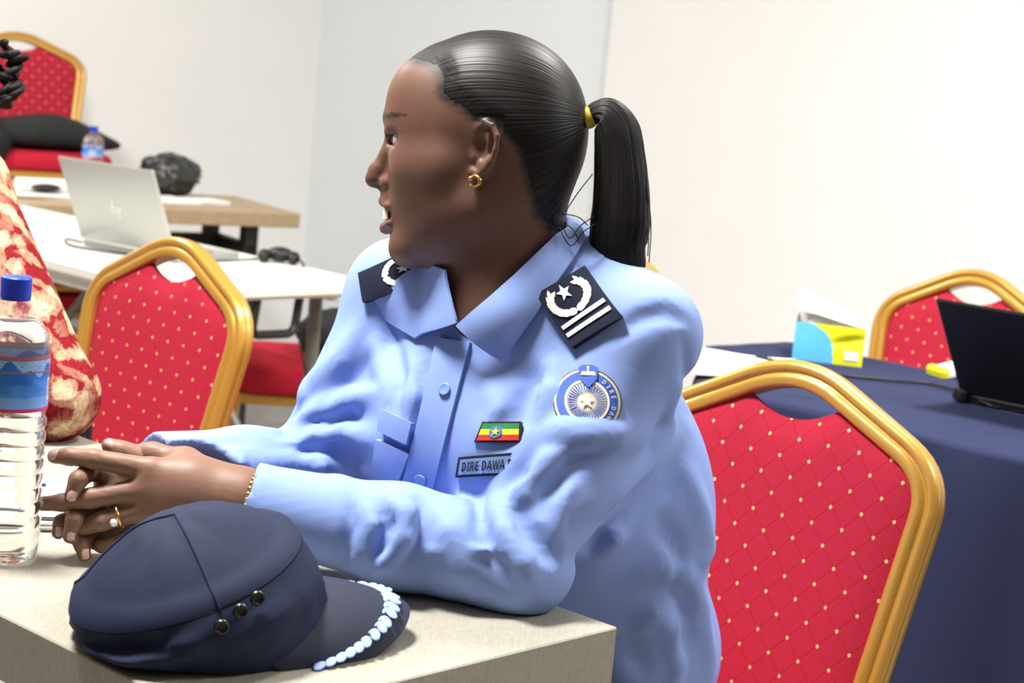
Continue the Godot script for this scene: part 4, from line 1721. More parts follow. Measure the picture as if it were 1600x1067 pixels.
		for i in q.size():
			var p := hl(q[i][0], q[i][1], q[i][2])
			var nx := hl(q[mini(i + 1, q.size() - 1)][0], q[mini(i + 1, q.size() - 1)][1], q[mini(i + 1, q.size() - 1)][2])
			var pv := hl(q[maxi(i - 1, 0)][0], q[maxi(i - 1, 0)][1], q[maxi(i - 1, 0)][2])
			cv.add_point(p, -(nx - pv) / 6.0, (nx - pv) / 6.0)
		cv.bake_interval = 0.004
		var path := []
		for p in cv.get_baked_points():
			path.append(p)
		mb.tube(path, [0.0006], 5, false)
	part("loose_strands", mb, M.hair, hair_node).set_meta("kind", "stuff")
	# eyes, teeth, earrings
	for l in [-1.0, 1.0]:
		mb = MB.new()
		mb.ball(hl(631, 219, l * 42), Vector3.ONE * 17.5 * s, Basis(hF, hU, hL), 24, 16)
		var eye := part("eyeball", mb, M.eye_white, who)
		mb = MB.new()
		mb.ball(hl(616.5, 219, l * 40), Vector3(5.0, 8.0, 8.0) * s, Basis(hF, hU, hL), 20, 12)
		part("iris", mb, M.iris, eye)
		mb = MB.new()
		var lash := []
		for k in 7:
			lash.append(hl(603.0 + k * 4.1, 211.5 - 3.0 * sin(k * 0.52) + k * 0.7, l * (28.0 + k * 5.0)))
		mb.tube(lash, [1.5 * s], 6)
		part("eyelashes", mb, M.hair, eye)
		mb = MB.new()
		var hoop := []
		for k in 15:
			var an := deg_to_rad(-150.0 + 20.0 * k)
			hoop.append(hl(741.0 + 9.0 * cos(an), 283.0 + 8.0 * sin(an), l * (106.0 + 3.0 * cos(an))))
		mb.tube(hoop, [1.2 * s, 2.0 * s, 2.4 * s, 2.8 * s, 3.0 * s, 3.2 * s, 3.2 * s, 3.2 * s, 3.0 * s, 2.8 * s, 2.4 * s, 2.0 * s, 1.6 * s, 1.4 * s, 1.0 * s], 8)
		mb.ball(hl(735, 279, l * 109), Vector3.ONE * 4.0 * s, Basis(), 12, 8)
		part("earring", mb, M.jewel_gold, who, "small gold hoop earring")
	for k in 9:
		mb = MB.new()
		var l := (k - 4) * 6.2
		mb.box(hl(602.0 + l * l * 0.011 - 0.19 * absf(l), 335, l), Vector3(6, 17.0, 6.2) * s, Basis(hF, hU, hL), 1.4 * s)
		part("tooth", mb, M.tooth, who)

	# ---- the shirt
	shirt = Field.new()
	torso_prims(shirt, 0.012)
	chest = Field.new()
	torso_prims(chest, 0.012)
	chest_all = chest.all()
	arm_prims(shirt, true, 0.012)
	arm_prims(shirt, false, 0.012)
	var smooth := Field.new()
	torso_prims(smooth, 0.012)
	arm_prims(smooth, true, 0.012)
	arm_prims(smooth, false, 0.012)
	var sl := smooth.all()
	# openings: cuffs and neck
	var dl := (WL - EL).normalized()
	var cuff := pd(411, 789, 1.90)
	shirt.ell(cuff + dl * 0.064, Vector3.ONE * 0.066, Basis(), 0.002, 1)
	var dr := (WR - ER).normalized()
	shirt.ell(pd(250, 728, 1.95) + dr * 0.064, Vector3.ONE * 0.066, Basis(), 0.002, 1)
	shirt.cap(hl(790, 340), MID + Vector3(0, 0.035, 0) + TN * 0.005, 0.058, 0.062, 0.004, 1)
	var vee := skin_hit(719, 508, smooth, sl)
	shirt.cap(hl(745, 420), vee, 0.050, 0.002, 0.004, 1)
	shirt_folds(shirt, smooth, sl)
	plain = smooth
	plain_all = sl
	mb = MB.new()
	shirt.net(mb, Vector3(-0.42, 0.50, -2.40), Vector3(0.36, 1.14, -1.66), 0.0048)
	for i in mb.v.size():
		mb.uv[i] = Vector2(mb.v[i].x, mb.v[i].y)
	shirt_all = shirt.all()
	var corner := on_y(965.3, 979.7, TOP)
	for i in mb.v.size():                 # sleeves that rest on the desk lie flat on it
		var rel := mb.v[i] - corner
		if rel.dot(ACROSS) > 0.002 and rel.dot(EDGE) < -0.002 and mb.v[i].y < TOP + 0.0015 and mb.v[i].y > TOP - 0.045:
			mb.v[i].y = TOP + 0.0015
	var top := part("shirt", mb, M.shirt, who, "light blue long sleeved uniform shirt")
	shirt_details(top)
	# ---- trousers and shoes, under the desk
	var tf := Field.new()
	tf.ell(PEL + Vector3(0, -0.035, 0), Vector3(0.150, 0.08, 0.120), Basis(TU, Vector3.UP, TN), 0.03)
	for k in kn:
		tf.cap(k[0], k[1], 0.066, 0.058, 0.02)
		tf.cap(k[1], k[2], 0.060, 0.050, 0.02)
	mb = MB.new()
	tf.net(mb, Vector3(-0.45, 0.02, -2.45), Vector3(0.40, 0.75, -1.55), 0.014)
	part("trousers", mb, M.navy_cloth, who)
	for k in kn:
		mb = MB.new()
		mb.ball(k[2] + TN * 0.055 + Vector3(0, -0.03, 0), Vector3(0.045, 0.040, 0.125), Basis(TU, Vector3.UP, TN), 24, 12, 0.8)
		part("shoe", mb, M.black_plastic, who)
	# ---- jewellery
	mb = MB.new()
	var bx := dl
	var by := (cam_basis.y - bx * cam_basis.y.dot(bx)).normalized()
	var bz := bx.cross(by)
	var bo := pd(399, 787, 1.90)
	for row in 2:
		for k in 34:
			var an := TAU * (k + 0.5 * row) / 34
			mb.ball(bo + bx * (row * 0.0052 - 0.0026) + (by * cos(an) + bz * sin(an)) * 0.0318, Vector3.ONE * 0.0034, Basis(), 8, 6)
	part("bracelet", mb, M.jewel_gold, who, "gold bead bracelet").set_meta("kind", "stuff")
	mb = MB.new()
	var r0 := pd(186, 806, 1.880)
	var rx := (pd(160, 814, 1.879) - pd(230, 794, 1.885)).normalized()
	var ry := (cam_basis.y - rx * cam_basis.y.dot(rx)).normalized()
	var rz := rx.cross(ry)
	var loop := []
	for k in 25:
		var an := TAU * k / 24
		loop.append(r0 + (ry * cos(an) + rz * sin(an)) * 0.0112)
	mb.tube(loop, [0.0018], 8, false, 1.0, rx)
	var ring := part("ring", mb, M.jewel_gold, who, "gold ring with a clear stone")
	mb = MB.new()
	mb.ball(r0 + cam_basis.z * 0.0105 + cam_basis.y * -0.005 + rx * 0.003, Vector3.ONE * 0.0042, Basis(), 6, 4)
	part("stone", mb, M.stone, ring)
	# nails
	nail(86, 712, 1.885 - 0.0072, Vector2(-1, 0.05), 0.0105, 0.0135, who)
	nail(69, 787, 1.885 - 0.0078, Vector2(-1, 0.05), 0.0108, 0.0140, who)
	nail(111, 774, 1.872 - 0.0078, Vector2(-0.35, 1), 0.0095, 0.012, who)
	nail(109, 836, 1.875 - 0.0072, Vector2(-0.2, 1), 0.0090, 0.011, who)
	nail(91, 831, 1.888 - 0.0068, Vector2(-0.2, 1), 0.0080, 0.010, who)
	nail(132, 866, 1.879 - 0.0066, Vector2(0.1, 1), 0.0080, 0.010, who)
	nail(171, 696, 1.911 - 0.0078, Vector2(-0.8, -0.5), 0.0100, 0.013, who)

func shirt_folds(f: Field, base: Field, bl: PackedInt32Array) -> void:
	# her left sleeve
	for q in [
		# upper sleeve: long drapes that run from the shoulder to the crook of the arm
		[[[1060, 600], [1040, 660], [1010, 720], [960, 770], [905, 800]], 0.012, 0.014],
		[[[1075, 690], [1040, 760], [990, 810], [930, 850], [880, 880]], -0.012, 0.012],
		[[[1010, 790], [960, 840], [910, 880]], 0.010, 0.011],
		[[[960, 690], [900, 720], [850, 770], [832, 812]], -0.010, 0.010],
		[[[900, 690], [850, 720], [815, 765], [795, 800]], 0.012, 0.011],
		[[[850, 700], [815, 740], [790, 765]], -0.010, 0.009],
		[[[895, 735], [880, 790], [868, 840]], 0.006, 0.006],
		# crook of the arm and lower sleeve
		[[[800, 775], [815, 820], [850, 860], [880, 880]], -0.012, 0.010],
		[[[775, 772], [785, 830], [815, 880], [835, 920]], 0.012, 0.011],
		[[[745, 772], [752, 830], [780, 890], [800, 930]], -0.010, 0.010],
		[[[715, 775], [705, 830], [720, 890], [745, 935]], 0.008, 0.012],
		[[[600, 868], [680, 862], [760, 858], [830, 864]], 0.005, 0.006],
		[[[660, 772], [655, 820], [650, 870], [665, 920]], -0.010, 0.010],
		[[[618, 775], [632, 800], [628, 840], [600, 880], [585, 895]], 0.014, 0.010],
		[[[596, 790], [606, 820], [596, 850], [578, 885]], -0.013, 0.008],
		[[[570, 785], [580, 820], [570, 860], [560, 890]], 0.008, 0.008],
		[[[548, 775], [547, 820], [540, 860], [530, 885]], -0.007, 0.005],
		[[[1062, 520], [1072, 580], [1078, 650]], -0.006, 0.007],
		[[[1075, 505], [1040, 488], [1000, 498], [960, 525]], -0.008, 0.008],
		# her right sleeve
		[[[565, 500], [530, 560], [480, 605], [425, 645]], 0.010, 0.013],
		[[[590, 555], [545, 600], [500, 635], [440, 672]], -0.0055, 0.011],
		[[[595, 610], [545, 625], [490, 645], [425, 672]], 0.012, 0.010],
		[[[592, 650], [545, 655], [495, 662], [440, 682]], -0.0055, 0.010],
		[[[590, 690], [540, 676], [490, 682], [440, 696]], 0.010, 0.010],
		[[[575, 728], [530, 702], [485, 704], [430, 706]], -0.0050, 0.009],
		[[[540, 755], [500, 728], [455, 722], [400, 720]], 0.009, 0.010],
		[[[520, 610], [470, 660], [455, 700]], 0.008, 0.008],
		[[[400, 690], [350, 690], [310, 700]], -0.0040, 0.008],
		[[[420, 745], [370, 722], [320, 718]], 0.008, 0.009],
		[[[300, 688], [303, 712], [318, 745]], -0.0030, 0.005],
		# armhole seam, chest and the side of the body
		[[[600, 470], [612, 530], [628, 590], [622, 650]], -0.010, 0.007],
		[[[578, 520], [594, 570], [606, 620]], 0.008, 0.009],
		[[[662, 560], [668, 620], [660, 680], [648, 740]], -0.012, 0.009],
		[[[640, 560], [642, 620], [636, 680]], 0.007, 0.010],
		[[[760, 590], [775, 640], [745, 700]], 0.006, 0.012],
		[[[812, 570], [838, 600], [815, 650], [790, 680]], -0.010, 0.013],
		[[[866, 552], [858, 610], [826, 668]], 0.010, 0.012],
		[[[1020, 790], [1050, 850], [1068, 920], [1072, 1000], [1070, 1070]], -0.007, 0.014],
		[[[985, 900], [1030, 880], [1070, 900], [1098, 950], [1108, 1020], [1108, 1075]], 0.008, 0.013],
		[[[990, 1000], [1025, 960], [1052, 985], [1060, 1040], [1055, 1080]], 0.007, 0.011],
		[[[1070, 720], [1095, 790], [1108, 860], [1112, 920]], 0.007, 0.014],
		[[[975, 960], [990, 1010], [1010, 1060]], -0.006, 0.012],
	]:
		pix_fold(f, base, bl, q[0], q[1] * 1.25, q[2] * 1.05)
	# the roll of cloth that half covers the badge
	pix_fold(f, base, bl, [[845, 680], [880, 674], [920, 676], [965, 682], [1010, 684]], 0.015, 0.014)

func V(x: float, y: float) -> Vector2:
	return Vector2(x, y)

func epaulette(c: Array, parent: Node3D, fl: Field, l: PackedInt32Array, full: bool) -> void:
	var mb := lay(c, 14, 10, fl, l, 0.0075, -0.002)
	var e := part("epaulette", mb, M.epaulette, parent, "navy shoulder slide with a white wreath and star")
	mb = MB.new()
	var o := V(0.47, 0.30)
	for side in [-1.0, 1.0]:
		for k in 7:
			var an := deg_to_rad(90.0 - side * (12.0 + 20.0 * k))
			var p := o + V(cos(an) * 0.34, sin(an) * 0.24)
			for w in [-1.0, 1.0]:
				emb(mb, leaf2(p + V(cos(an), sin(an) * 0.7) * 0.034 * w, an - side * (PI / 2 - 0.35 * w), 0.17, 0.036), c, fl, l, 0.0085)
	emb(mb, star2(V(0.44, 0.20), 0.14), c, fl, l, 0.0086)
	for q in [[-0.06, 0.06], [0.06, -0.06]]:
		emb(mb, [o + V(q[0] - 0.02, 0.30), o + V(q[0] + 0.02, 0.30), o + V(q[1] + 0.02, 0.20), o + V(q[1] - 0.02, 0.20)], c, fl, l, 0.0085)
	part("wreath", mb, M.thread_white, e, "white embroidered wreath and star").set_meta("kind", "stuff")
	if full:
		for y in [0.66, 0.81]:
			mb = MB.new()
			for k in 8:
				var x0 := 0.06 + 0.88 * k / 8.0
				var x1 := 0.06 + 0.88 * (k + 1) / 8.0
				emb(mb, [V(x0, y - 0.035), V(x1, y - 0.035), V(x1, y + 0.035), V(x0, y + 0.035)], c, fl, l, 0.0088)
			part("rank_bar", mb, M.thread_white, e)

func shirt_details(top: Node3D) -> void:
	var fl := shirt
	var l := shirt_all
	# collar: leaves folded over a stand that follows the neck
	var cf := Field.new()
	torso_prims(cf, 0.012)
	cf.cap(hl(790, 330), MID + Vector3(0, 0.03, 0) + TN * 0.005, 0.059, 0.068, 0.02)
	cf.cap(hl(752, 390), MID + Vector3(0, 0.0, 0) + TN * 0.05, 0.046, 0.056, 0.02)
	var cl := cf.all()
	var mb := MB.new()
	var rows := []
	var nrm := []
	var inner := [V(893, 352), V(868, 366), V(838, 395), V(800, 432), V(762, 468), V(717, 508)]
	var outer := [V(914, 378), V(893, 412), V(868, 448), V(840, 488), V(812, 526), V(784, 565)]
	for i in 21:
		var t := i / 20.0 * 5.0
		var k := mini(int(t), 4)
		var p: Vector2 = inner[k].lerp(inner[k + 1], t - k)
		var q: Vector2 = outer[k].lerp(outer[k + 1], t - k)
		var row := []
		var nr := []
		for j in 11:
			var w := j / 10.0
			var m := p.lerp(q, w)
			var h := skin_hit(m.x, m.y, cf, cl)
			var g := cf.grad(h, cl, 0.006)
			row.append(h + g * (0.003 + 0.004 * sin(w * PI)))
			nr.append(g)
		rows.append(row)
		nrm.append(nr)
	mb.slab(rows, nrm, 0.0022, -0.001)
	part("collar_leaf", mb, M.shirt, top)
	mb = MB.new()
	rows = []
	nrm = []
	inner = [V(700, 422), V(702, 436), V(705, 452), V(711, 478), V(718, 504)]
	outer = [V(578, 480), V(596, 492), V(615, 505), V(633, 518), V(652, 531)]
	for i in 17:
		var t := i / 16.0 * 4.0
		var k := mini(int(t), 3)
		var p: Vector2 = inner[k].lerp(inner[k + 1], t - k)
		var q: Vector2 = outer[k].lerp(outer[k + 1], t - k)
		var row := []
		var nr := []
		for j in 11:
			var w := j / 10.0
			var m := p.lerp(q, w) - V(0, 20.0 * sin(PI * pow(w, 0.7)) * (1.0 - t / 4.0))
			var h := skin_hit(m.x, m.y, cf, cl)
			var g := cf.grad(h, cl, 0.006)
			row.append(h + g * (0.003 + 0.005 * sin(w * PI)))
			nr.append(g)
		rows.append(row)
		nrm.append(nr)
	mb.slab(rows, nrm, 0.0022, -0.001)
	part("collar_leaf", mb, M.shirt, top)
	# collar stand round the back of the neck
	mb = MB.new()
	rows = []
	nrm = []
	var n0 := hl(800, 372)
	for i in 33:
		var an := deg_to_rad(-150.0 + 300.0 * i / 32.0)
		var dir := (-TN * cos(an) + TU * sin(an))
		var row := []
		var nr := []
		for j in 4:
			row.append(MID + Vector3(0, 0.052 + 0.013 * j - 0.010 * (1.0 - cos(an)), 0) - TN * 0.006 + dir * (0.0665 - 0.0015 * j))
			nr.append(dir)
		rows.append(row)
		nrm.append(nr)
	mb.slab(rows, nrm, 0.0015, -0.001)
	part("collar_stand", mb, M.shirt, top)
	# front placket with buttons
	mb = lay([V(686, 528), V(737, 536), V(672, 790), V(622, 790)], 6, 28, chest, chest_all, 0.0045, -0.003)
	part("placket", mb, M.shirt, top)
	for q in [V(698, 610), V(660, 748)]:
		var h := skin_hit(q.x, q.y, chest, chest_all)
		var g := chest.grad(h, chest_all, 0.006)
		var b := Basis(g.cross(Vector3.UP).normalized(), g, g.cross(g.cross(Vector3.UP)).normalized())
		mb = MB.new()
		mb.lathe([Vector2(0, -0.001), Vector2(0.0062, -0.001), Vector2(0.0068, 0.0008), Vector2(0.0062, 0.0022), Vector2(0.0050, 0.0016), Vector2(0, 0.0013)], h + g * 0.0055, 24, b)
		part("button", mb, M.button, top)
	# her right breast pocket
	mb = lay([V(600, 640), V(648, 662), V(640, 694), V(599, 674)], 6, 6, chest, chest_all, 0.0095, -0.006)
	part("pocket_tab", mb, M.shirt, top)
	mb = lay([V(594, 686), V(643, 708), V(622, 764), V(588, 742)], 8, 8, chest, chest_all, 0.0080, -0.006)
	part("pocket_flap", mb, M.shirt, top)
	# shoulder slides
	epaulette([V(840, 462), V(914, 421), V(974, 496), V(898, 546)], top, fl, l, true)
	epaulette([V(640, 398), V(672, 440), V(572, 474), V(566, 430)], top, fl, l, false)
	# flag and name tape on the chest
	var fc := [V(757, 660), V(816, 660), V(816, 692), V(744, 692)]
	mb = lay(fc, 8, 5, chest, chest_all, 0.004, -0.003)
	var flag := part("flag_patch", mb, M.thread_black, top, "small flag patch in green, yellow and red")
	var k := 0
	for c in [M.flag_green, M.flag_yellow, M.flag_red]:
		mb = MB.new()
		for i in 8:
			var x0 := 0.05 + 0.90 * i / 8.0
			var x1 := 0.05 + 0.90 * (i + 1) / 8.0
			emb(mb, [V(x0, 0.10 + 0.267 * k), V(x1, 0.10 + 0.267 * k), V(x1, 0.367 + 0.267 * k), V(x0, 0.367 + 0.267 * k)], fc, chest, chest_all, 0.0048)
		part("stripe", mb, c, flag)
		k += 1
	mb = MB.new()
	var disc := []
	for i in 20:
		disc.append(V(0.42 + 0.145 * cos(TAU * i / 20.0), 0.5 + 0.30 * sin(TAU * i / 20.0)))
	emb(mb, disc, fc, chest, chest_all, 0.0054)
	part("disc", mb, M.flag_blue, flag)
	mb = MB.new()
	emb(mb, star2(V(0.42, 0.5), 0.22, -90, 0.5), fc, chest, chest_all, 0.0060)
	part("star", mb, M.flag_yellow, flag)
	var tc := [V(720, 714), V(846, 704), V(846, 739), V(715, 745)]
	mb = lay(tc, 10, 4, chest, chest_all, 0.004, -0.003)
	var tape := part("name_tape", mb, M.thread_black, top, "blue name tape with a black border")
	mb = MB.new()
	for i in 10:
		var x0 := 0.035 + 0.93 * i / 10.0
		var x1 := 0.035 + 0.93 * (i + 1) / 10.0
		emb(mb, [V(x0, 0.13), V(x1, 0.13), V(x1, 0.87), V(x0, 0.87)], tc, chest, chest_all, 0.0047)
	part("tape_field", mb, M.tape_blue, tape)
	mb = MB.new()
	var put := func(x: float, y: float) -> Vector3:
		var u := 0.50 + x * 0.094
		var v := 0.50 - y * 0.62
		var p: Vector2 = tc[0].lerp(tc[1], u).lerp(tc[3].lerp(tc[2], u), v)
		var h := skin_hit(p.x, p.y, chest, chest_all)
		return h + chest.grad(h, chest_all, 0.006) * 0.0054
	text_on(mb, "DIRE DAWA POLICE", put, 24)
	part("lettering", mb, M.thread_black, tape, "black embroidered lettering DIRE DAWA P").set_meta("kind", "stuff")
	# round badge on the upper sleeve
	var bc := [V(866, 577), V(970, 577), V(970, 681), V(866, 681)]
	var rowsb := patch_rows(bc, 24, 24, plain, plain_all)
	mb = MB.new()
	var ring := func(r: float, off: float, n := 48) -> Array:
		var out := []
		for i in n:
			var a := TAU * i / n
			out.append([0.5 + r * cos(a), 0.5 + r * sin(a), off])
		return out
	var P := func(u: float, v: float, off: float) -> Vector3:
		var p: Vector2 = bc[0].lerp(bc[1], u).lerp(bc[3].lerp(bc[2], u), v)
		var h := skin_hit(p.x, p.y, plain, plain_all)
		return h + plain.grad(h, plain_all, 0.008) * off
	var disc_of := func(r0: float, r1: float, off: float, m: Material, called: String, parent: Node3D) -> MeshInstance3D:
		var b := MB.new()
		var rr := []
		for j in 5:
			var row := []
			for i in 48:
				var a := TAU * i / 48.0
				var r := lerpf(r0, r1, j / 4.0)
				row.append(P.call(0.5 + r * cos(a), 0.5 + r * sin(a), off if r < r1 or r1 < 0.49 else off - 0.0))
			rr.append(row)
		if r1 > 0.49:
			var row := []
			for i in 48:
				var a := TAU * i / 48.0
				row.append(P.call(0.5 + r1 * cos(a), 0.5 + r1 * sin(a), -0.001))
			rr.append(row)
		var t: Vector3 = (rr[1][1] - rr[1][0]).cross(rr[2][0] - rr[1][0])
		b.grid(rr, true, false, t.dot(EYE - rr[1][0]) < 0.0)
		return part(called, b, m, parent)
	var badge: MeshInstance3D = disc_of.call(0.0, 0.5, 0.0030, M.thread_black, "sleeve_badge", top)
	badge.set_meta("label", "round embroidered badge in blue and cream with a star")
	disc_of.call(0.445, 0.48, 0.0040, M.thread_cream, "rim_ring", badge)
	disc_of.call(0.33, 0.44, 0.0038, M.badge_blue, "letter_ring", badge)
	disc_of.call(0.29, 0.325, 0.0042, M.thread_white, "inner_ring", badge)
	disc_of.call(0.0, 0.285, 0.0038, M.thread_cream, "centre", badge)
	# rays round the star
	mb = MB.new()
	for i in 40:
		var a := TAU * i / 40.0
		var d := V(cos(a), sin(a))
		var n := V(-d.y, d.x)
		emb(mb, [V(0.5, 0.5) + d * 0.14 + n * 0.005, V(0.5, 0.5) + d * 0.275 + n * 0.009, V(0.5, 0.5) + d * 0.275 - n * 0.009, V(0.5, 0.5) + d * 0.14 - n * 0.005], bc, plain, plain_all, 0.0046)
	part("rays", mb, M.badge_blue, badge).set_meta("kind", "stuff")
	mb = MB.new()
	emb(mb, star2(V(0.5, 0.5), 0.115), bc, plain, plain_all, 0.0052)
	part("star", mb, M.thread_white, badge)
	mb = MB.new()
	for w in [["DIRE DAWA", 14.0, 1.0], ["POLICE", 140.0, 1.0]]:
		var txt: String = w[0]
		for i in txt.length():
			if txt[i] == " ":
				continue
			var a := deg_to_rad(w[1] - 62.0 + 12.5 * i)
			var d := V(cos(a), sin(a))
			var n := V(-d.y, d.x)
			var lp := func(x: float, y: float) -> Vector3:
				var q: Vector2 = V(0.5, 0.5) + d * (0.385 + y * 0.085) + n * (x * 0.085)
				return P.call(q.x, q.y, 0.0046)
			text_on(mb, txt[i], lp, 16)
	part("lettering", mb, M.thread_cream, badge, "cream lettering round the badge").set_meta("kind", "stuff")
	# crest at the top of the badge
	mb = MB.new()
	emb(mb, [V(0.40, 0.0), V(0.46, -0.04), V(0.60, -0.04), V(0.68, 0.0), V(0.66, 0.17), V(0.53, 0.30), V(0.41, 0.17)], bc, plain, plain_all, 0.0054)
	var crest := part("crest", mb, M.badge_blue, badge, "small blue crest")
	mb = MB.new()
	emb(mb, [V(0.52, -0.02), V(0.56, -0.02), V(0.55, 0.10), V(0.53, 0.10)], bc, plain, plain_all, 0.0060)
	emb(mb, [V(0.45, 0.06), V(0.63, 0.06), V(0.65, 0.12), V(0.43, 0.12)], bc, plain, plain_all, 0.0060)
	part("crest_mark", mb, M.thread_cream, crest).set_meta("kind", "stuff")


# ---------------------------------------------------------------- the cap on the desk
func field_cap() -> void:
	var c := on_y(328, 1004, TOP)
	var fd := Vector3(0.88, 0, -0.47).normalized()      # the way the peak points
	var sd := Vector3(0.47, 0, 0.88).normalized()       # towards the camera
	var t := thing("uniform_cap", "navy uniform cap with a light blue leaf braid round its peak", "cap", c)
	var rim := func(a: float, k: float) -> Vector3:
		return fd * cos(a) * 0.096 * k + sd * sin(a) * 0.088 * k
	var seam := func(a: float) -> Vector3:
		return fd * (cos(a) * 0.100 - 0.026) + sd * sin(a) * 0.092 + Vector3.UP * (0.066 + 0.038 * cos(a) - 0.006 * sin(a))
	var n := 72
	var f := FastNoiseLite.new()
	f.seed = 6
	f.frequency = 5.0
	var rows := []
	for j in 13:
		var w := j / 12.0
		var row := []
		for i in n:
			var a := -TAU * i / n
			var p: Vector3 = rim.call(a, 1.0)
			var q: Vector3 = seam.call(a)
			var m: Vector3 = p.lerp(q, w)
			var out: Vector3 = (fd * cos(a) + sd * sin(a))
			m += out * (0.012 * sin(w * PI) + 0.010 * f.get_noise_3d(cos(a) * 0.3, sin(a) * 0.3, w * 0.35) * sin(w * PI))
			# slack folds where the back has sunk
			m += out * 0.010 * exp(-pow((cos(a) + 0.75) / 0.25, 2)) * sin(w * PI * 2.0)
			m.y = maxf(m.y, 0.001)
			row.append(m)
		rows.append(row)
	var mb := MB.new()
	mb.grid(rows, true)
	part("crown_side", mb, M.cap_cloth, t, "navy cloth band of the crown")
	# top panel: a slack dome over the sloping seam
	rows = []
	for j in 15:
		var w := j / 14.0
		var row := []
		for i in n:
			var a := -TAU * i / n
			var q: Vector3 = seam.call(a)
			var mid: Vector3 = -fd * 0.020 + Vector3.UP * 0.066
			var m: Vector3 = q.lerp(mid, w)
			var lift := 0.052 * (1.0 - pow(1.0 - w, 2.2))
			var tilt := (Vector3.UP - fd * 0.38).normalized()
			m += tilt * lift + tilt * 0.016 * f.get_noise_3d(m.x * 1.6, m.z * 1.6, 2.0) * w
			# welt along the seam
			if j == 0:
				m += tilt * 0.001
			elif j == 1:
				m += tilt * 0.003 + (q - mid).normalized() * 0.003
			row.append(m)
		rows.append(row)
	mb = MB.new()
	mb.grid(rows, true)
	part("crown_top", mb, M.cap_cloth, t, "navy top panel, slack at the back")
	# stitched seam across the top panel
	mb = MB.new()
	var path := []
	for k in [48, 24]:
		for j in 15:
			var jj := j if k == 48 else 14 - j
			path.append(rows[jj][(k + 6) % n] + Vector3.UP * 0.0004)
	mb.tube(path, [0.0016], 6)
	part("top_seam", mb, M.cap_cloth, t)
	# eyelets on the camera side
	for q in [[346, 979], [375, 954], [401, 934]]:
		var r := ray(q[0], q[1])
		var best := 0.0
		var bp := Vector3.ZERO
		for s in 400:                                     # nearest point of the crown side along this sight line
			var p := EYE + r * (1.4 + s * 0.001) - c
			var a := atan2(p.dot(sd), p.dot(fd))
			var pr: Vector3 = rim.call(a, 1.0)
			var se: Vector3 = seam.call(a)
			var w := clampf((p.y - pr.y) / maxf(se.y - pr.y, 0.01), 0.0, 1.0)
			var m: Vector3 = pr.lerp(se, w) + (fd * cos(a) + sd * sin(a)) * 0.012 * sin(w * PI)
			if Vector2(p.x, p.z).length() <= Vector2(m.x, m.z).length():
				bp = p
				break
		if bp == Vector3.ZERO:
			continue
		var out := Vector3(bp.x, 0.01, bp.z).normalized()
		var b := Basis(out.cross(Vector3.UP).normalized(), out, Vector3.UP)
		mb = MB.new()
		mb.lathe([Vector2(0.0034, 0.0), Vector2(0.0034, 0.0018), Vector2(0.0046, 0.0030), Vector2(0.0062, 0.0025), Vector2(0.0070, 0.0)], bp + out * 0.002, 20, b)
		var e := part("eyelet", mb, M.eyelet, t, "dark metal eyelet")
		mb = MB.new()
		mb.lathe([Vector2(0.0, 0.0006), Vector2(0.0036, 0.0006)], bp + out * 0.002, 16, b)
		part("eyelet_hole", mb, M.ink, e)
	# peak
	var pk := func(a: float, w: float) -> Vector3:
		var p: Vector3 = rim.call(a, 0.985)
		var ext := 0.094 * pow(maxf(0.0, cos(a * 1.02)), 0.5)
		p += fd * ext * w
		var drop := (0.040 if a > 0.0 else 0.018) * pow(sin(a), 2.0)
		return p + Vector3.UP * (0.050 - drop - 0.024 * w * w)
	rows = []
	var nrm := []
	for j in 13:
		var row := []
		var nr := []
		for i in 41:
			var a := deg_to_rad(-82.0 + 164.0 * i / 40.0)
			row.append(pk.call(a, j / 12.0))
			nr.append((Vector3.UP + fd * 0.2 * (j / 12.0) + sd * 0.5 * sin(a)).normalized())
		rows.append(row)
		nrm.append(nr)
	mb = MB.new()
	mb.slab(rows, nrm, 0.0018, -0.0018)
	var peak := part("peak", mb, M.peak_cloth, t, "curved navy peak")
	# braid: overlapping light blue leaves along the edge of the peak
	var run := [0.0]
	var spots := []
	for i in 101:
		spots.append(deg_to_rad(-72.0 + 146.0 * i / 100.0))
		if i > 0:
			run.append(run[i - 1] + (pk.call(spots[i], 0.76) - pk.call(spots[i - 1], 0.76)).length())
	var count := 26
	for i in count:
		var at := 0
		while at < 99 and run[at + 1] < run[100] * (i + 0.5) / count:
			at += 1
		var p: Vector3 = pk.call(spots[at], 0.76)
		var p2: Vector3 = pk.call(spots[at + 1], 0.76)
		var d := (p2 - p).normalized() * (1.0 if i >= count / 2 else -1.0)
		var up := Vector3.UP
		for w in [-1.0, 1.0]:
			mb = MB.new()
			var side := up.cross(d).normalized()
			var x: Vector3 = (d + side * w * 0.75).normalized()
			mb.ball(p + side * w * 0.0046 + up * 0.0024, Vector3(0.0100, 0.0020, 0.0052), Basis(x, up, x.cross(up)), 8, 5)
			part("braid_leaf", mb, M.braid, peak)


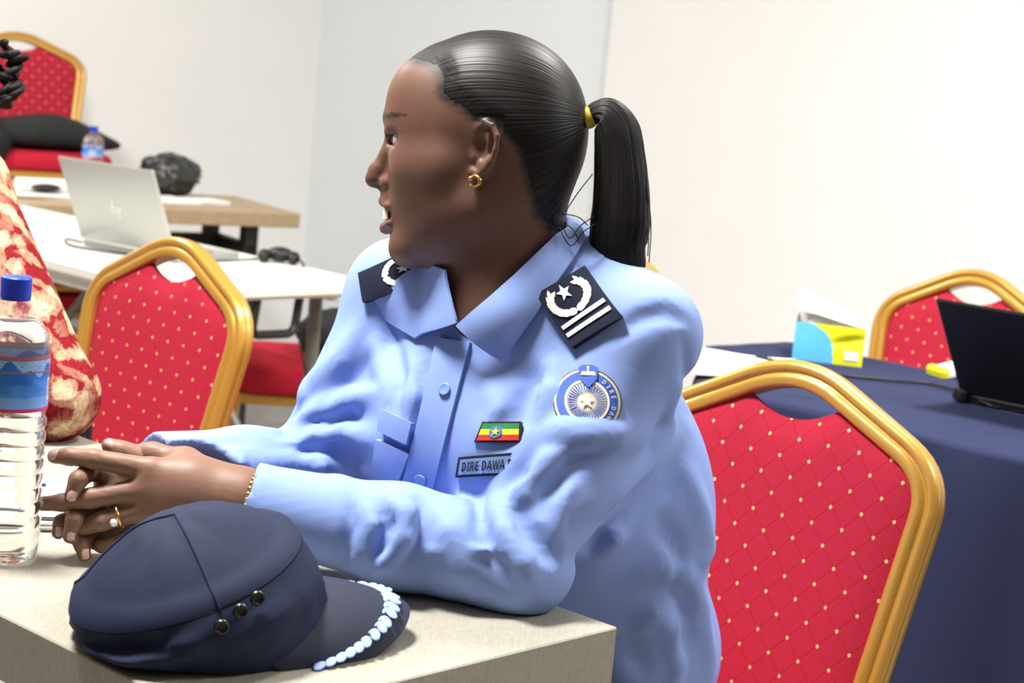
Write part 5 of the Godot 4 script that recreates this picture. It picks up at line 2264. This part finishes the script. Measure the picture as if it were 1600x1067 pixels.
# ---------------------------------------------------------------- the neighbour at the edge of the frame
func neighbour() -> void:
	var who := thing("person", "person in a red and cream patterned dress with curly black hair beside the bottle", "person", Vector3.ZERO)
	var el := on_y(84, 618, 0.805)
	var sh := pd(-62, 292, depth_of(el) + 0.10)
	var side := EDGE
	var front := ACROSS
	var mid := sh - side * 0.16
	var hd := mid + Vector3(0, 0.25, 0) + front * 0.04
	var pel := mid + Vector3(0, -0.46, 0) - front * 0.10
	var wr := el + (front * 0.10 - side * 0.22)
	wr.y = 0.80
	var b := Basis(side, Vector3.UP, front)
	var skin := Field.new()
	skin.ell(hd, Vector3(0.078, 0.112, 0.095), b, 0.02)
	skin.ell(hd + Vector3(0, -0.055, 0) + front * 0.03, Vector3(0.055, 0.07, 0.06), b, 0.02)
	skin.cap(hd + Vector3(0, -0.01, 0) + front * 0.09, hd + Vector3(0, -0.03, 0) + front * 0.108, 0.010, 0.013, 0.012)
	skin.cap(hd + Vector3(0, -0.06, 0) - front * 0.01, mid + Vector3(0, 0.02, 0), 0.05, 0.055, 0.03)
	skin.cap(el, wr, 0.038, 0.026, 0.02)
	var hand := (wr - el).normalized()
	skin.ell(wr + hand * 0.06, Vector3(0.018, 0.038, 0.05), Basis(front, Vector3.UP, hand), 0.02)
	for k in 4:
		skin.cap(wr + hand * 0.09 + Vector3(0, 0.026 - 0.017 * k, 0), wr + hand * (0.165 - 0.006 * absf(k - 1.3)) + Vector3(0, 0.020 - 0.016 * k, 0) + front * 0.012, 0.009, 0.007, 0.005)
	skin.cap(wr + hand * 0.03 + Vector3(0, 0.03, 0), wr + hand * 0.09 + Vector3(0, 0.052, 0) + front * 0.01, 0.012, 0.008, 0.01)
	skin.cap(mid + side * 0.05, mid - Vector3(0, 0.3, 0), 0.07, 0.08, 0.03)
	var mb := MB.new()
	skin.net(mb, mid + Vector3(-0.55, -0.5, -0.35), mid + Vector3(0.40, 0.40, 0.55), 0.008)
	for i in mb.v.size():
		mb.col.append(Color(0.118, 0.056, 0.034))
	part("body", mb, M.skin, who)
	var dress := Field.new()
	dress.ell(mid + Vector3(0, -0.14, 0), Vector3(0.165, 0.20, 0.115), b, 0.04)
	dress.ell(mid.lerp(pel, 0.65), Vector3(0.16, 0.20, 0.13), b, 0.06)
	dress.ell(pel + Vector3(0, 0.02, 0), Vector3(0.19, 0.14, 0.15), b, 0.05)
	dress.cap(mid + Vector3(0, 0.02, 0), sh, 0.06, 0.058, 0.04)
	dress.cap(mid + Vector3(0, 0.02, 0), mid - side * 0.16, 0.06, 0.058, 0.04)
	dress.cap(mid - side * 0.16, mid - side * 0.20 + Vector3(0, -0.27, 0) + front * 0.06, 0.058, 0.05, 0.03)
	dress.cap(sh, el, 0.062, 0.056, 0.03)
	dress.cap(el, el.lerp(wr, 0.22), 0.056, 0.047, 0.02)
	for q in [-1.0, 1.0]:
		var knee: Vector3 = pel + front * 0.40 + side * q * 0.10 + Vector3(0, -0.06, 0)
		dress.cap(pel + side * q * 0.09, knee, 0.10, 0.075, 0.04)
		dress.cap(knee, knee + Vector3(0, -0.38, 0), 0.075, 0.08, 0.03)
	# gathered rings where the sleeve ends at the elbow, and slack folds
	var along := (wr - el).normalized()
	for k in 4:
		var o := el + along * (-0.012 + 0.014 * k)
		var ring := []
		var y := Vector3.UP
		var z := along.cross(y)
		for i in 17:
			var an := TAU * i / 16.0
			ring.append(o + (y * cos(an) + z * sin(an)) * 0.056)
		dress.fold(ring, 0.006 if k % 2 == 0 else -0.005, 0.006)
	for q in [[[20, 330], [30, 420], [52, 500], [80, 560]], [[5, 380], [20, 470], [60, 560]]]:
		pix_fold(dress, dress, dress.all(), q, 0.006, 0.014)
	for q in [[[40, 440], [62, 470], [60, 520]], [[70, 540], [100, 560], [120, 600]], [[50, 600], [90, 590], [130, 620]]]:
		pix_fold(dress, dress, dress.all(), q, -0.006, 0.012)
	mb = MB.new()
	dress.net(mb, mid + Vector3(-0.55, -1.0, -0.45), mid + Vector3(0.45, 0.16, 0.6), 0.009)
	part("dress", mb, M.dress, who, "red and cream flowered dress")
	for q in [-1.0, 1.0]:
		mb = MB.new()
		var ft: Vector3 = pel + front * 0.43 + side * q * 0.10
		ft.y = 0.04
		mb.ball(ft, Vector3(0.045, 0.04, 0.12), Basis(side, Vector3.UP, front), 20, 10, 0.8)
		part("shoe", mb, M.black_plastic, who)
	# curls
	mb = MB.new()
	rng.seed = 5
	for k in 150:
		var an := rng.randf_range(0.0, TAU)
		var el2 := rng.randf_range(-0.75, 1.45)
		var d := side * cos(an) * cos(el2) + front * sin(an) * cos(el2) + Vector3.UP * sin(el2)
		if d.dot(front) > 0.55 and d.y < 0.55:
			continue
		var o := hd + Vector3(d.x * 0.098, d.y * 0.125 + 0.01, d.z * 0.098) - front * 0.012
		var ln := rng.randf_range(0.05, 0.09) if d.y < 0.3 else rng.randf_range(0.03, 0.05)
		var path := []
		var fall := (Vector3.DOWN + d * 0.35 + Vector3(rng.randf_range(-0.5, 0.5), 0, rng.randf_range(-0.5, 0.5))).normalized()
		var cx := fall.cross(d).normalized()
		var cy := fall.cross(cx)
		for i in 22:
			var w := i / 21.0
			path.append(o + fall * ln * w + (cx * cos(w * TAU * 2.5) + cy * sin(w * TAU * 2.5)) * 0.010)
		mb.tube(path, [0.0050], 6)
	# the curls that hang into the frame
	for q in [[4, 80, 22], [14, 70, 20], [22, 100, 18], [10, 110, 22], [18, 128, 14], [6, 134, 20], [14, 148, 12], [26, 84, 12], [2, 150, 12]]:
		var o := pd(q[0], q[1], depth_of(hd) - 0.02)
		var path := []
		for i in 22:
			var w := i / 21.0
			path.append(o + (Vector3(cos(w * TAU * 1.6 + q[0]), 0.5 * sin(q[1] + w * 9.0), sin(w * TAU * 1.6 + q[0]))) * 0.0095 + (Vector3.DOWN + Vector3(sin(q[1] * 1.0), 0, 0) * 0.6) * w * q[2] / 900.0)
		mb.tube(path, [0.0028, 0.0050, 0.0055, 0.0050], 7)
	part("hair", mb, M.hair_matte, who, "tight black curls").set_meta("kind", "stuff")
	# dark bag that stands on the empty chair beside this person
	var bag_h := pd(150, 654, 2.98).y - 0.494
	mb = MB.new()
	for k in 14:
		mb.box(Vector3(-0.07 + 0.01 * k, bag_h * 0.5, 0), Vector3(0.0092, bag_h, 0.10), Basis(), 0.003)
	var p := pd(112, 690, 2.98)
	single("ribbed_bag", mb, M.dark_cloth, "charcoal ribbed bag on the empty chair behind the patterned sleeve", "bag", Vector3(p.x - 0.05, 0.494, p.z), face(EDGE))

func person_materials() -> void:
	M.skin = mat(Color.WHITE, 0.5, 0.0, 0.42)
	M.skin.vertex_color_use_as_albedo = true
	M.nail = mat(c8(210, 172, 164), 0.25)
	M.eye_white = mat(c8(186, 178, 172), 0.15)
	M.iris = mat(c8(28, 18, 14), 0.1)
	M.tooth = mat(c8(226, 216, 200), 0.25)
	M.tie = mat(c8(196, 168, 40), 0.6)
	M.jewel_gold = mat(c8(224, 176, 110), 0.22, 0.9)
	M.stone = mat(c8(240, 244, 248), 0.05, 0.0, 0.8)
	M.hair = mat(Color.WHITE, 0.46, 0.0, 0.36)
	var streak := noise_img(512, 64, c8(3, 3, 3), c8(34, 30, 29), 0.16, 51, 1.0, 0.10, 3)
	M.hair.albedo_texture = streak
	M.hair.heightmap_enabled = true
	M.hair.heightmap_texture = streak
	M.hair.heightmap_scale = 0.30
	M.hair_matte = mat(c8(20, 17, 17), 0.6, 0.0, 0.3)
	M.shirt = mat(Color.WHITE, 0.72, 0.0, 0.35)
	M.shirt.albedo_texture = noise_img(256, 256, c8(130, 154, 214), c8(140, 163, 221), 0.6, 61)
	triplanar(M.shirt, 12.0)
	M.button = mat(c8(128, 160, 216), 0.25)
	M.epaulette = mat(Color.WHITE, 0.8, 0.0, 0.3)
	M.epaulette.albedo_texture = noise_img(128, 128, c8(24, 28, 46), c8(38, 43, 64), 0.6, 62)
	triplanar(M.epaulette, 20.0)
	M.thread_white = mat(c8(232, 232, 228), 0.6)
	M.thread_cream = mat(c8(204, 196, 170), 0.7)
	M.thread_black = mat(c8(22, 24, 34), 0.8)
	M.tape_blue = mat(c8(128, 156, 206), 0.8)
	M.badge_blue = mat(c8(52, 92, 190), 0.7)
	M.flag_green = mat(c8(20, 130, 60), 0.7)
	M.flag_yellow = mat(c8(236, 210, 40), 0.7)
	M.flag_red = mat(c8(206, 40, 36), 0.7)
	M.flag_blue = mat(c8(70, 130, 190), 0.7)
	M.cap_cloth = mat(Color.WHITE, 0.78, 0.0, 0.35)
	M.cap_cloth.albedo_texture = noise_img(128, 128, c8(24, 31, 54), c8(34, 42, 70), 0.6, 63)
	triplanar(M.cap_cloth, 14.0, false)
	M.peak_cloth = mat(c8(42, 46, 62), 0.75, 0.0, 0.35)
	M.eyelet = mat(c8(58, 58, 54), 0.3, 0.8)
	M.braid = mat(c8(150, 172, 226), 0.9, 0.0, 0.1)
	# flowered dress cloth
	var w := 384
	var im := Image.create(w, w, false, Image.FORMAT_RGB8)
	var f := FastNoiseLite.new()
	f.seed = 14
	f.frequency = 0.017
	f.fractal_octaves = 2
	f.domain_warp_enabled = true
	f.domain_warp_amplitude = 22.0
	f.domain_warp_frequency = 0.02
	var g := FastNoiseLite.new()
	g.seed = 15
	g.frequency = 0.16
	for y in w:
		for x in w:
			var t := f.get_noise_2d(x, y)
			var d := g.get_noise_2d(x, y * 0.6)
			var c := Color(0.78, 0.69, 0.55).lerp(Color(0.56, 0.45, 0.33), clampf(d * 2.0, 0, 1))
			if t > -0.06:
				c = Color(0.52, 0.03, 0.08).lerp(Color(0.30, 0.02, 0.06), clampf(d * 2.4 + 0.2, 0, 1))
			elif t > -0.08:
				c = Color(0.72, 0.50, 0.40)
			im.set_pixel(x, y, c)
	M.dress = mat(Color.WHITE, 0.8, 0.0, 0.3)
	M.dress.albedo_texture = ImageTexture.create_from_image(im)
	triplanar(M.dress, 3.4)

func people() -> void:
	person_materials()
	officer()
	field_cap()
	neighbour()


func _ready() -> void:
	cam_basis = Basis(Vector3.RIGHT, -deg_to_rad(PITCH)) * Basis(Vector3(0, 0, 1), deg_to_rad(ROLL))
	var cam := Camera3D.new()
	cam.name = "camera"
	cam.transform = Transform3D(cam_basis, EYE)
	cam.fov = rad_to_deg(2.0 * atan(533.5 / FOCAL))
	cam.near = 0.05
	cam.far = 60.0
	cam.current = true
	var lens := CameraAttributesPhysical.new()
	lens.frustum_focal_length = 12.0 * FOCAL / 533.5   # 24 mm frame height
	lens.exposure_aperture = 9.0
	lens.frustum_focus_distance = 1.95
	lens.exposure_multiplier = 1.0
	cam.attributes = lens
	add_child(cam)
	var env := Environment.new()
	env.background_mode = Environment.BG_COLOR
	env.background_color = Color(0.02, 0.02, 0.02)
	env.tonemap_mode = Environment.TONE_MAPPER_LINEAR
	env.tonemap_exposure = 2.3
	env.sdfgi_enabled = true
	env.ssao_enabled = true
	env.ssil_enabled = true
	var we := WorldEnvironment.new()
	we.name = "environment"
	we.environment = env
	add_child(we)
	make_materials()
	M.glow = mat(Color.WHITE, 0.6)
	M.glow.emission_enabled = true
	M.glow.emission = Color(1.0, 0.98, 0.94)
	M.glow.emission_energy_multiplier = 1.5
	M.yellow = mat(c8(222, 222, 20), 0.6)
	M.sky_print = mat(c8(92, 186, 232), 0.6)
	var white := Color(1.0, 0.992, 0.978)
	ceiling_lamp(-0.8, -1.9, 6.0, white, 0.45, 0.45)
	ceiling_lamp(0.9, -3.1, 3.4, white, 0.45, 0.45)
	ceiling_lamp(-2.1, -4.4, 3.2, white, 0.45, 0.45)
	ceiling_lamp(2.5, -1.8, 3.0, white, 0.45, 0.45)
	build_setting()
	furnish()
	people()
